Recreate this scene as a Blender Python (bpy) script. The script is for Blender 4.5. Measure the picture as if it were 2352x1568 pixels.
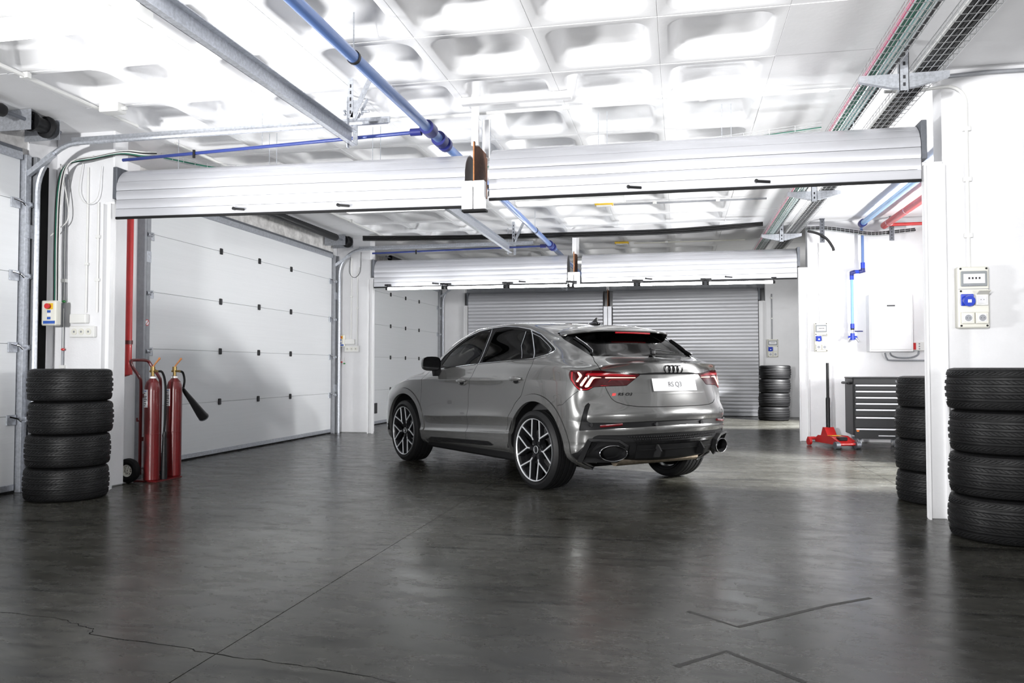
import bpy, math, random
import numpy as np
from mathutils import Vector, Matrix
from mathutils.bvhtree import BVHTree

for _o in list(bpy.data.objects):
    bpy.data.objects.remove(_o)
SC = bpy.context.scene
COL = SC.collection
PI = math.pi
R = math.radians

# ---------------------------------------------------------------- camera
cam_data = bpy.data.cameras.new('camera')
cam_data.sensor_width = 36.0
cam_data.lens = 1840.0 / 2352.0 * 36.0
cam_data.clip_start = .05
cam_data.clip_end = 100
cam = bpy.data.objects.new('camera', cam_data)
COL.objects.link(cam)
cam.location = (0, 0, 1.088)
cam.rotation_euler = (R(90) + math.atan(61 / 1840.), 0, math.atan(384 / 1840.))
SC.camera = cam

# ---------------------------------------------------------------- world, exposure
world = bpy.data.worlds.new('world')
SC.world = world
world.use_nodes = True
world.node_tree.nodes['Background'].inputs[0].default_value = (.8, .85, 1, 1)
world.node_tree.nodes['Background'].inputs[1].default_value = .0
vs = SC.view_settings
vs.view_transform = 'Standard'
vs.look = 'None'
vs.exposure = 0.0
vs.gamma = 1.0
vs.use_curve_mapping = False
SC.cycles.max_bounces = 6
SC.cycles.diffuse_bounces = 4
SC.cycles.glossy_bounces = 3
SC.cycles.transparent_max_bounces = 8
SC.cycles.sample_clamp_indirect = 8
SC.cycles.use_denoising = True
SC.cycles.adaptive_threshold = .03

# ---------------------------------------------------------------- studio flash heads read off the shadows, and added fill lamps
def flash(name, loc, aim, power, size=.5, spread=120, color=(1, 1, 1)):
    l = bpy.data.lights.new(name, 'AREA')
    l.shape = 'DISK'; l.size = size; l.energy = power; l.color = color; l.spread = R(spread)
    o = bpy.data.objects.new(name, l); COL.objects.link(o)
    o.location = loc
    d = Vector(aim) - Vector(loc)
    o.rotation_euler = d.to_track_quat('-Z', 'Y').to_euler()
    return o
def spot(name, loc, aim, power, angle=100, blend=.6, radius=.08, color=(1, 1, 1)):
    l = bpy.data.lights.new(name, 'SPOT')
    l.energy = power; l.spot_size = R(angle); l.spot_blend = blend; l.shadow_soft_size = radius; l.color = color
    o = bpy.data.objects.new(name, l); COL.objects.link(o)
    o.location = loc
    o.rotation_euler = (Vector(aim) - Vector(loc)).to_track_quat('-Z', 'Y').to_euler()
    return o
flash('flash_or_fill', (4.6, 7.7, 1.9), (-2.8, 9.6, 1.2), 100, .35, 115)
flash('flash_or_fill', (4.6, 9.6, 1.2), (.8, 9.8, 3.3), 200, .5, 130)  # added fill lamp, bounced off the ceiling over the car's bay
spot('flash_or_fill', (4.4, 8.0, 2.7), (1.1, 9.1, .0), 7000, 46, .6, .15)  # added lamp that brightens the floor of the car's bay
spot('flash_or_fill', (-2.2, -3.5, 1.6), (-2.3, 6.3, 2.65), 3500, 60, .7, .2)
spot('flash_or_fill', (-5.0, 3.1, 1.1), (-.5, 5.6, 3.25), 1000, 98, .5, .3)
flash('flash_or_fill', (3.4, 1.2, 1.3), (.3, 5.2, 3.3), 40, 1.0, 110)  # added soft fill for the darker sides of the ceiling coffers
spot('flash_or_fill', (-.9, -2.2, 2.2), (2.4, 6.3, 2.4), 1500, 40, .5, .12)
spot('flash_or_fill', (3.6, 15.4, 2.6), (1.0, 16.6, 0), 7000, 60, .6, .15)  # added lamp that brightens the far bay floor
flash('flash_or_fill', (4.2, 15.5, 1.8), (-4.0, 18.0, 1.5), 36, .5, 120)  # added fill lamp for the closed shutters in the far bay


# ---------------------------------------------------------------- materials
MATS = {}
def _nt(name):
    m = bpy.data.materials.new(name); m.use_nodes = True
    return m, m.node_tree, m.node_tree.nodes['Principled BSDF']
def mat(name, col=(.8, .8, .8), rough=.5, metal=0., coat=0., spec=.5, emit=None, estr=0., noise=0., nscale=8., bump=0., bscale=40., stretch=(1, 1, 1), coat_r=.03):
    if name in MATS: return MATS[name]
    m, nt, b = _nt(name)
    b.inputs['Base Color'].default_value = (*col, 1)
    b.inputs['Roughness'].default_value = rough
    b.inputs['Metallic'].default_value = metal
    b.inputs['Coat Weight'].default_value = coat
    b.inputs['Coat Roughness'].default_value = coat_r
    b.inputs['Specular IOR Level'].default_value = spec
    if emit:
        b.inputs['Emission Color'].default_value = (*emit, 1)
        b.inputs['Emission Strength'].default_value = estr
    L = nt.links
    if noise or bump:
        tc = nt.nodes.new('ShaderNodeTexCoord'); mp = nt.nodes.new('ShaderNodeMapping')
        mp.inputs['Scale'].default_value = stretch
        L.new(tc.outputs['Object'], mp.inputs['Vector'])
    if noise:
        n = nt.nodes.new('ShaderNodeTexNoise'); n.inputs['Scale'].default_value = nscale
        n.inputs['Detail'].default_value = 6; n.inputs['Roughness'].default_value = .65
        L.new(mp.outputs[0], n.inputs['Vector'])
        mr = nt.nodes.new('ShaderNodeMapRange')
        mr.inputs[1].default_value = .3; mr.inputs[2].default_value = .7
        mr.inputs[3].default_value = 1 - noise; mr.inputs[4].default_value = 1 + noise
        L.new(n.outputs[0], mr.inputs[0])
        mx = nt.nodes.new('ShaderNodeMix'); mx.data_type = 'RGBA'; mx.blend_type = 'MULTIPLY'
        mx.inputs[0].default_value = 1.
        mx.inputs[6].default_value = (*col, 1)
        L.new(mr.outputs[0], mx.inputs[7]); L.new(mx.outputs[2], b.inputs['Base Color'])
    if bump:
        n2 = nt.nodes.new('ShaderNodeTexNoise'); n2.inputs['Scale'].default_value = bscale
        n2.inputs['Detail'].default_value = 4
        L.new(mp.outputs[0], n2.inputs['Vector'])
        bp = nt.nodes.new('ShaderNodeBump'); bp.inputs['Strength'].default_value = bump; bp.inputs['Distance'].default_value = .01
        L.new(n2.outputs[0], bp.inputs['Height']); L.new(bp.outputs[0], b.inputs['Normal'])
    MATS[name] = m
    return m

mat('white_paint', (.80, .80, .81), .55, noise=.03, nscale=3, bump=.08, bscale=60)
mat('ceiling_paint', (.89, .89, .90), .75, noise=.02, nscale=4, bump=.10, bscale=30)
mat('wall_paint', (.80, .80, .815), .6, noise=.04, nscale=2.5, bump=.12, bscale=50)
mat('door_panel', (.74, .755, .77), .42, noise=.02, nscale=5, bump=.10, bscale=40, stretch=(1, .15, 8))
mat('shutter_alu', (.56, .565, .595), .36, metal=.4, noise=.06, nscale=3, stretch=(.3, 1, 4))
mat('galvanised', (.50, .52, .56), .42, metal=.7, noise=.22, nscale=45)
mat('dark_steel', (.16, .17, .19), .45, metal=.6, noise=.15, nscale=20)
mat('grey_steel', (.30, .31, .33), .5, metal=.3, noise=.12, nscale=14)
mat('matt_black', (.006, .006, .0065), .75, spec=.1)
mat('black_rubber', (.009, .009, .0095), .7, spec=.2)
mat('black_plastic', (.010, .010, .011), .42, spec=.3)
mat('white_plastic', (.78, .78, .76), .35)
mat('cream_plastic', (.72, .71, .64), .38)
mat('clear_grey', (.30, .32, .33), .15, coat=.6)
mat('blue_plastic', (.02, .055, .50), .3)
mat('blue_pipe', (.12, .21, .47), .3, coat=.3)
mat('navy_pipe', (.03, .05, .22), .3)
mat('blue_pipe_light', (.25, .48, .82), .26, coat=.4)
mat('blue_fitting', (.02, .025, .16), .35)
mat('red_paint', (.105, .005, .006), .33, coat=.3, noise=.15, nscale=9)
mat('red_pipe', (.55, .03, .03), .35, coat=.2, noise=.08, nscale=12)
mat('rust', (.10, .038, .018), .8, noise=.5, nscale=30, bump=.3, bscale=80)
mat('rust_light', (.42, .17, .06), .75, noise=.3, nscale=40)
mat('green_cable', (.015, .14, .09), .5)
mat('black_cable', (.014, .014, .015), .5)
mat('white_cable', (.72, .72, .70), .5)
mat('pink_cable', (.68, .03, .16), .5)
mat('tyre', (.007, .007, .0075), .5, spec=.25, noise=.25, nscale=25)
mat('tyre_car', (.006, .006, .0065), .5, spec=.2)
mat('chrome', (.85, .86, .88), .1, metal=1)
mat('yellow', (.78, .52, .04), .4)
mat('tube_light', (1, 1, 1), .3, emit=(.96, .98, 1), estr=26)
mat('tube_light_soft', (1, 1, 1), .3, emit=(.96, .98, 1), estr=14)
mat('lamp_diffuser', (1, 1, 1), .3, emit=(.98, .99, 1), estr=1.3)
mat('red_plastic', (.55, .02, .02), .35)
mat('green_plastic', (.02, .25, .05), .35)
mat('label_white', (.80, .80, .82), .5)
mat('label_blue', (.03, .10, .42), .5)
mat('ink', (.03, .03, .035), .6)
mat('brass', (.35, .25, .10), .3, metal=1)
mat('orange', (.80, .20, .02), .4)

# ---------------------------------------------------------------- mesh helpers
class MB:
    """collects shapes; build() links them as one mesh object"""
    def __init__(s): s.v = []; s.f = []
    def add(s, vs, fs):
        o = len(s.v); s.v += [tuple(v) for v in vs]; s.f += [tuple(i + o for i in f) for f in fs]
        return s
    def box(s, c, d, ch=0., rot=None):
        hx, hy, hz = d[0] / 2, d[1] / 2, d[2] / 2
        ch = min(ch, .49 * min(d))
        if ch <= 0:
            vs = [(x, y, z) for x in (-hx, hx) for y in (-hy, hy) for z in (-hz, hz)]
            fs = [(0, 1, 3, 2), (4, 6, 7, 5), (0, 4, 5, 1), (2, 3, 7, 6), (0, 2, 6, 4), (1, 5, 7, 3)]
        else:
            vs = []; ids = {}
            for sx in (-1, 1):
                for sy in (-1, 1):
                    for sz in (-1, 1):
                        ids[(sx, sy, sz, 0)] = len(vs); vs.append((sx * hx, sy * (hy - ch), sz * (hz - ch)))
                        ids[(sx, sy, sz, 1)] = len(vs); vs.append((sx * (hx - ch), sy * hy, sz * (hz - ch)))
                        ids[(sx, sy, sz, 2)] = len(vs); vs.append((sx * (hx - ch), sy * (hy - ch), sz * hz))
            fs = []
            q = ((-1, -1), (1, -1), (1, 1), (-1, 1))
            for a in (-1, 1):
                fs.append([ids[(a, i, j, 0)] for i, j in q][::a])
                fs.append([ids[(i, a, j, 1)] for i, j in q][::-a])
                fs.append([ids[(i, j, a, 2)] for i, j in q][::a])
            for a in (-1, 1):
                for b in (-1, 1):
                    fs.append([ids[(a, b, -1, 0)], ids[(a, b, -1, 1)], ids[(a, b, 1, 1)], ids[(a, b, 1, 0)]][::a * b])
                    fs.append([ids[(a, -1, b, 0)], ids[(a, -1, b, 2)], ids[(a, 1, b, 2)], ids[(a, 1, b, 0)]][::-a * b])
                    fs.append([ids[(-1, a, b, 1)], ids[(-1, a, b, 2)], ids[(1, a, b, 2)], ids[(1, a, b, 1)]][::a * b])
                    for c_ in (-1, 1):
                        fs.append([ids[(a, b, c_, 0)], ids[(a, b, c_, 1)], ids[(a, b, c_, 2)]][::a * b * c_])
        if rot is not None:
            vs = [tuple(rot @ Vector(v)) for v in vs]
        return s.add([(v[0] + c[0], v[1] + c[1], v[2] + c[2]) for v in vs], fs)
    def bx(s, x0, x1, y0, y1, z0, z1, ch=0.):
        return s.box(((x0 + x1) / 2, (y0 + y1) / 2, (z0 + z1) / 2), (abs(x1 - x0), abs(y1 - y0), abs(z1 - z0)), ch)
    def cyl(s, a, b, r, n=16, r2=None, cap=True):
        a = Vector(a); b = Vector(b); d = (b - a).normalized()
        u = d.orthogonal().normalized(); w = d.cross(u)
        r2 = r if r2 is None else r2
        vs = []
        for p, rr in ((a, r), (b, r2)):
            for i in range(n):
                t = 2 * PI * i / n
                vs.append(tuple(p + (u * math.cos(t) + w * math.sin(t)) * rr))
        fs = [(i, (i + 1) % n, n + (i + 1) % n, n + i) for i in range(n)]
        if cap: fs += [tuple(range(n))[::-1], tuple(range(n, 2 * n))]
        return s.add(vs, fs)
    def tube(s, pts, r, n=8, cap=True, closed=False):
        P = [Vector(p) for p in pts]
        m = len(P)
        vs = []; u = None
        for i, p in enumerate(P):
            if closed: d = (P[(i + 1) % m] - P[i - 1])
            else: d = (P[min(i + 1, m - 1)] - P[max(i - 1, 0)])
            d.normalize()
            if u is None: u = d.orthogonal().normalized()
            else:
                u = (u - d * u.dot(d))
                u = u.normalized() if u.length > 1e-6 else d.orthogonal().normalized()
            w = d.cross(u)
            rr = r[i] if isinstance(r, (list, tuple)) else r
            for k in range(n):
                t = 2 * PI * k / n
                vs.append(tuple(p + (u * math.cos(t) + w * math.sin(t)) * rr))
        fs = []
        for i in range(m if closed else m - 1):
            j = (i + 1) % m
            for k in range(n):
                fs.append((i * n + k, i * n + (k + 1) % n, j * n + (k + 1) % n, j * n + k))
        if cap and not closed: fs += [tuple(range(n))[::-1], tuple(range((m - 1) * n, m * n))]
        return s.add(vs, fs)
    def lathe(s, prof, c=(0, 0, 0), axis='z', n=32, closed=False):
        """prof: (radius, height)"""
        vs = []
        for (r, h) in prof:
            for i in range(n):
                t = 2 * PI * i / n
                x, y = r * math.cos(t), r * math.sin(t)
                p = {'z': (x, y, h), 'x': (h, x, y), 'y': (y, h, x)}[axis]
                vs.append((p[0] + c[0], p[1] + c[1], p[2] + c[2]))
        m = len(prof); fs = []
        for j in range(m if closed else m - 1):
            jj = (j + 1) % m
            for i in range(n):
                fs.append((j * n + i, j * n + (i + 1) % n, jj * n + (i + 1) % n, jj * n + i))
        return s.add(vs, fs)
    def prism(s, poly, a0, a1, axis='y'):
        """poly in the two other axes (x,z for y; y,z for x; x,y for z)"""
        n = len(poly); vs = []
        for a in (a0, a1):
            for p, q in poly:
                vs.append({'y': (p, a, q), 'x': (a, p, q), 'z': (p, q, a)}[axis])
        fs = [tuple(range(n)), tuple(range(n, 2 * n))[::-1]] + [(i, n + i, n + (i + 1) % n, (i + 1) % n) for i in range(n)]
        return s.add(vs, fs)
    def sphere(s, c, r, n=12, sc=(1, 1, 1)):
        vs = [(c[0], c[1], c[2] - r * sc[2])]
        m = n // 2
        for j in range(1, m):
            t = -PI / 2 + PI * j / m
            for i in range(n):
                a = 2 * PI * i / n
                vs.append((c[0] + r * sc[0] * math.cos(t) * math.cos(a), c[1] + r * sc[1] * math.cos(t) * math.sin(a), c[2] + r * sc[2] * math.sin(t)))
        vs.append((c[0], c[1], c[2] + r * sc[2]))
        fs = [(0, 1 + (i + 1) % n, 1 + i) for i in range(n)]
        for j in range(m - 2):
            for i in range(n):
                fs.append((1 + j * n + i, 1 + j * n + (i + 1) % n, 1 + (j + 1) * n + (i + 1) % n, 1 + (j + 1) * n + i))
        o = 1 + (m - 2) * n; e = len(vs) - 1
        fs += [(o + i, o + (i + 1) % n, e) for i in range(n)]
        return s.add(vs, fs)
    def mesh(s, name):
        me = bpy.data.meshes.new(name)
        me.from_pydata(s.v, [], s.f)
        return me
    def build(s, name, material, parent=None, smooth=35, loc=None, fix=True):
        me = s.mesh(name)
        if fix:
            import bmesh
            bm = bmesh.new(); bm.from_mesh(me)
            bmesh.ops.recalc_face_normals(bm, faces=bm.faces[:])
            bm.to_mesh(me); bm.free()
        return put(name, me, material, parent, smooth, loc)

def put(name, me, material, parent=None, smooth=35, loc=None):
    if isinstance(material, str): material = MATS[material]
    if material and not me.materials: me.materials.append(material)
    if smooth:
        me.polygons.foreach_set('use_smooth', [True] * len(me.polygons))
        me.set_sharp_from_angle(angle=R(smooth))
    o = bpy.data.objects.new(name, me); COL.objects.link(o)
    if parent: o.parent = parent
    if loc: o.location = loc
    return o
def share(name, src, parent=None, loc=None, rot=None, scale=None):
    o = bpy.data.objects.new(name, src.data); COL.objects.link(o)
    if parent: o.parent = parent
    if loc is not None: o.location = loc
    if rot is not None: o.rotation_euler = rot
    if scale is not None: o.scale = scale
    return o
def thing(name, label, cat, loc=(0, 0, 0), rot=(0, 0, 0), group=None):
    o = bpy.data.objects.new(name, None); COL.objects.link(o)
    o.empty_display_size = .1
    o.location = loc; o.rotation_euler = rot
    return tag(o, label, cat, group)
def tag(o, label, cat, group=None):
    o['label'] = label; o['category'] = cat
    if group: o['group'] = group
    return o
def struct(o):
    o['kind'] = 'structure'
    return o
def stuff(o):
    o['kind'] = 'stuff'
    return o
def arc(c, r, a0, a1, n, plane='xz'):
    out = []
    for i in range(n + 1):
        t = R(a0 + (a1 - a0) * i / n)
        p, q = r * math.cos(t), r * math.sin(t)
        out.append({'xz': (c[0] + p, c[1], c[2] + q), 'yz': (c[0], c[1] + p, c[2] + q), 'xy': (c[0] + p, c[1] + q, c[2])}[plane])
    return out
def bez(p, n=10):
    """smooth curve through points (Catmull-Rom)"""
    P = [Vector(a) for a in p]; P = [2 * P[0] - P[1]] + P + [2 * P[-1] - P[-2]]
    out = []
    for i in range(1, len(P) - 2):
        for k in range(n):
            t = k / n
            out.append(.5 * ((2 * P[i]) + (P[i + 1] - P[i - 1]) * t + (2 * P[i - 1] - 5 * P[i] + 4 * P[i + 1] - P[i + 2]) * t * t + (3 * P[i] - P[i - 1] - 3 * P[i + 1] + P[i + 2]) * t ** 3))
    out.append(P[-2])
    return [tuple(a) for a in out]
FONT = [None]
def text_mesh(name, body, size, material, parent, loc, rot, extrude=.0008, align='CENTER', shear=0., space=1., sx=1.):
    cu = bpy.data.curves.new(name + '_curve', 'FONT')
    cu.body = body; cu.size = size; cu.extrude = extrude; cu.align_x = align; cu.align_y = 'CENTER'
    cu.shear = shear; cu.space_character = space
    tmp = bpy.data.objects.new('tmp_text', cu); COL.objects.link(tmp)
    dg = bpy.context.evaluated_depsgraph_get()
    me = bpy.data.meshes.new_from_object(tmp.evaluated_get(dg))
    bpy.data.objects.remove(tmp); bpy.data.curves.remove(cu)
    me.materials.clear()
    o = put(name, me, material, parent, 0)
    o.location = loc; o.rotation_euler = rot; o.scale = (sx, 1, 1)
    return o
# ---------------------------------------------------------------- the room shell
ZC = 3.28                       # underside of the ceiling ribs
ROWS = (6.3, 12.6, 18.7)        # planes of the three shutter rows
XL, XR = -5.7, 6.0
Y0, Y1 = -5.0, 19.1

def floor_material():
    m, nt, b = _nt('concrete_floor'); L = nt.links; N = nt.nodes.new
    tc = N('ShaderNodeTexCoord')
    def noise(sc, det, ro, stretch=(1, 1, 1), rot=0.):
        mp = N('ShaderNodeMapping'); mp.inputs['Scale'].default_value = stretch; mp.inputs['Rotation'].default_value = (0, 0, rot)
        L.new(tc.outputs['Object'], mp.inputs['Vector'])
        n = N('ShaderNodeTexNoise'); n.inputs['Scale'].default_value = sc; n.inputs['Detail'].default_value = det; n.inputs['Roughness'].default_value = ro
        L.new(mp.outputs[0], n.inputs['Vector']); return n.outputs[0]
    def ramp(src, stops):
        r = N('ShaderNodeValToRGB'); e = r.color_ramp.elements
        e[0].position, e[0].color = stops[0][0], (*stops[0][1], 1); e[1].position, e[1].color = stops[-1][0], (*stops[-1][1], 1)
        for p, c in stops[1:-1]:
            q = e.new(p); q.color = (*c, 1)
        L.new(src, r.inputs[0]); return r.outputs[0]
    def mul(a, c, f=1.):
        x = N('ShaderNodeMix'); x.data_type = 'RGBA'; x.blend_type = 'MULTIPLY'; x.inputs[0].default_value = f
        L.new(a, x.inputs[6]); L.new(c, x.inputs[7]); return x.outputs[2]
    big = ramp(noise(.55, 8, .62), [(.34, (.018, .0175, .013)), (.50, (.042, .041, .035)), (.66, (.074, .074, .067))])
    fine = ramp(noise(9, 8, .7, (1, 2.2, 1), .5), [(.32, (.50,) * 3), (.50, (.95,) * 3), (.66, (1.35,) * 3)])
    scuff = ramp(noise(2.2, 10, .72, (.5, 3.0, 1), .25), [(.36, (.40, .39, .36)), (.47, (1,) * 3), (.60, (1,) * 3), (.74, (1.5,) * 3)])
    skid = ramp(noise(1.1, 5, .6, (.35, 5.0, 1), .08), [(.33, (.22,) * 3), (.40, (1,) * 3), (.9, (1,) * 3)])
    speck = ramp(noise(55, 2, .5), [(.25, (.55,) * 3), (.31, (1,) * 3), (.9, (1,) * 3)])
    col = mul(mul(mul(mul(big, fine), scuff, 1.), skid, .9), speck, .7)
    L.new(col, b.inputs['Base Color'])
    ro = N('ShaderNodeMapRange'); L.new(noise(3.5, 9, .72, (1, 1.8, 1), .4), ro.inputs[0])
    ro.inputs[1].default_value = .3; ro.inputs[2].default_value = .72; ro.inputs[3].default_value = .17; ro.inputs[4].default_value = .36
    L.new(ro.outputs[0], b.inputs['Roughness'])
    b.inputs['Specular IOR Level'].default_value = .23
    bp = N('ShaderNodeBump'); bp.inputs['Strength'].default_value = .03; bp.inputs['Distance'].default_value = .001
    L.new(noise(14, 9, .7), bp.inputs['Height']); L.new(bp.outputs[0], b.inputs['Normal'])
    MATS['concrete_floor'] = m
floor_material()

fl = struct(MB().bx(-6.3, XR + .2, Y0, Y1 + .2, -.12, -.010).build('floor', 'matt_black'))
J = .0045
for xa, xb in ((-6.3, -1.735), (-1.735, 1.975), (1.975, XR + .2)):
    for ya, yb in ((Y0, 6.42), (6.42, Y1 + .2)):
        jy = .0015
        m = MB(); m.bx(xa + J / 2 if xa > -6 else xa, xb - J / 2 if xb < XR else xb, ya + (jy if ya > Y0 else 0), yb - (jy if yb < Y1 else 0), -.011, 0)
        m.build('slab', 'concrete_floor', fl, 0)
# taped chevrons, crack and drag lines left on the slab
mat('tape_mark', (.022, .021, .018), .6)
def ribbon(name, pts, w, z, material, parent):
    m = MB(); vs = []
    P = [Vector((*p, z)) for p in pts]
    for i, p in enumerate(P):
        d = (P[min(i + 1, len(P) - 1)] - P[max(i - 1, 0)]).normalized(); s = Vector((-d.y, d.x, 0))
        ww = w[i] if isinstance(w, list) else w
        vs += [p + s * ww, p - s * ww]
    m.add(vs, [(2 * i, 2 * i + 1, 2 * i + 3, 2 * i + 2) for i in range(len(P) - 1)])
    return m.build(name, material, parent, 0, fix=False)
ribbon('tape_mark', [(.03, 3.71), (.235, 3.53), (.66, 3.93), (.88, 4.10)], .012, .0006, 'tape_mark', fl)
ribbon('tape_mark', [(-.02, 3.02), (.17, 3.22), (.42, 2.96)], .013, .0006, 'tape_mark', fl)
random.seed(4)
ck = []
for a, b in zip([(-3.6, 3.12), (-2.98, 3.07), (-2.62, 3.04), (-2.47, 2.97), (-2.40, 2.96), (-2.37, 2.89), (-1.95, 2.84), (-1.76, 2.79), (-1.42, 2.76), (-1.2, 2.73)],
                [(-2.98, 3.07), (-2.62, 3.04), (-2.47, 2.97), (-2.40, 2.96), (-2.37, 2.89), (-1.95, 2.84), (-1.76, 2.79), (-1.42, 2.76), (-1.2, 2.73), (-.80, 2.62)]):
    for k in range(6):
        t = k / 6; ck.append((a[0] + (b[0] - a[0]) * t + random.uniform(-.008, .008), a[1] + (b[1] - a[1]) * t + random.uniform(-.008, .008)))
ribbon('crack', ck, [random.uniform(.0008, .0028) for _ in ck], .0007, 'matt_black', fl)

# ceiling: waffle slab with rounded coffers
def ceiling():
    p = .795; x_last = .675
    xs = [x_last - p * k for k in range(8)]           # ribs running along y
    ys = [Y0 + .0 + (5.01 - Y0) % .805 + .805 * k for k in range(40)]
    ys = [y for y in ys if y < Y1 - .3]
    m = MB()
    def rrect(w, r, z, cx, cy, n=5):
        out = []
        for qx, qy, a in ((1, 1, 0), (-1, 1, 90), (-1, -1, 180), (1, -1, 270)):
            for k in range(n + 1):
                t = R(a + 90 * k / n)
                out.append((cx + qx * (w - r) + r * math.cos(t), cy + qy * (w - r) + r * math.sin(t), z))
        return out
    lev = [(.385, .001, 0.), (.345, .12, .0), (.330, .125, .008), (.312, .13, .03), (.275, .13, .13), (.258, .125, .158), (.235, .12, .172), (.20, .11, .176)]
    n = 24
    for i in range(len(xs) - 1):
        cx = (xs[i] + xs[i + 1]) / 2
        for j in range(len(ys) - 1):
            cy = (ys[j] + ys[j + 1]) / 2
            vs = []
            hw = p / 2 - .003; hy = (ys[j + 1] - ys[j]) / 2 - .003
            # the outer square follows the cell, with a fine formwork joint to its neighbours
            vs += [(x, y, ZC + .006) for x, y, _ in rrect(p / 2 + .0005, .0005, 0, cx, cy)]
            vs += [(x, y, ZC) for x, y, _ in rrect(hw, .002, 0, cx, cy)]
            for w, r, dz in lev[1:]:
                vs += [(x, y, ZC + dz) for x, y, _ in rrect(w, min(r, w - .001), 0, cx, cy)]
            L_ = len(vs) // n
            fs = [(k2 * n + k, k2 * n + (k + 1) % n, (k2 + 1) * n + (k + 1) % n, (k2 + 1) * n + k) for k2 in range(L_ - 1) for k in range(n)]
            fs.append(tuple(range((L_ - 1) * n, L_ * n)))
            m.add(vs, fs)
    c = m.build('ceiling', 'ceiling_paint', None, 34, fix=False)
    struct(c)
    # plain slab strips beside the coffers: boards of the formwork show as pieces
    for j in range(len(ys) - 1):
        m = MB(); m.bx(x_last, XR + .2, ys[j], ys[j + 1], ZC - .003 + (.003 if j % 2 else 0), ZC + .05); m.build('ceiling_board', 'ceiling_paint', c, 0)
        m = MB(); m.bx(-6.0, xs[-1], ys[j], ys[j + 1], ZC + (.002 if j % 2 else 0), ZC + .05); m.build('ceiling_board', 'ceiling_paint', c, 0)
    m = MB(); m.bx(-6.3, XR + .2, Y0, Y1 + .2, ZC + .30, ZC + .4); m.build('ceiling_top', 'ceiling_paint', c, 0)
    return c
ceiling()

# walls
w = struct(MB().bx(XR, XR + .2, Y0, Y1 + .2, 0, ZC + .4).build('wall_right', 'wall_paint', None, 0))
w = struct(MB().bx(-6.3, XR + .2, Y0 - .2, Y0, 0, ZC + .4).build('wall_back', 'grey_steel', None, 0))
w = struct(MB().bx(-6.3, XR + .2, Y1, Y1 + .2, 0, ZC + .4).build('wall_front', 'wall_paint', None, 0))
# left wall: piers between the sectional doors and the lintel above them
DOORS = ((1.15, 6.0), (7.75, 12.5), (14.15, 18.55))
mat('raw_concrete', (.60, .59, .58), .85, noise=.35, nscale=7, bump=.5, bscale=14)
wl = struct(MB().bx(-6.3, -6.0, Y0, Y1 + .2, 0, ZC + .4).build('wall_left', 'wall_paint', None, 0))
for ya, yb in ((Y0, 1.05), (6.12, 7.63), (12.62, 14.03), (18.67, Y1)):
    m = MB(); m.bx(-6.0, -5.72, ya, yb, 0, ZC + .3); m.build('pier', 'wall_paint', wl, 0)
for ya, yb in DOORS:
    m = MB(); m.bx(-6.0, -5.74, ya - .10, yb + .12, 2.98, ZC + .3); m.build('lintel', 'raw_concrete', wl, 0)
# partition walls right of each shutter row, with the pier at their free end
for k, Y in enumerate(ROWS):
    y0 = Y + .06
    m = MB(); m.bx(1.90, XR, y0, y0 + .20, 0, ZC + .02); o = struct(m.build('wall_partition' if k == 0 else 'wall_partition', 'wall_paint', None, 0))
    # pillar on the door side
    m = MB(); m.bx(-5.72, -5.10, Y + .14, Y + .34, 0, ZC + .02, .012); p = struct(m.build('wall_pillar', 'wall_paint', None, 30))
    if k == 2:
        m = MB(); m.bx(-5.72, XR, Y + .30, Y + .38, 2.9, ZC + .02); struct(m.build('wall_header', 'grey_steel', None, 0))
# guide posts of the shutter rows
for k, Y in enumerate(ROWS):
    for x, nm in ((1.825, 1), (-5.045, -1)):
        zt = 2.60
        side = 'beside the partition wall' if nm == 1 else 'beside the door side pillar'
        row = ('first open', 'second open', 'closed')[k]
        g = thing('shutter_guide_post', 'white vertical guide post of the %s shutter row %s' % (row, side), 'guide post', (x, Y, 0), group='shutter guide posts')
        hw = .07 if nm == 1 else .045
        m = MB(); m.bx(-hw, hw, .03, .055, 0, zt, .004); m.build('post', 'white_paint', g)
        for q_ in (-hw, hw - .014):
            m = MB(); m.bx(q_, q_ + .014, -.02, .03, 0, zt - .03); m.build('rail', 'white_paint', g)

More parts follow.
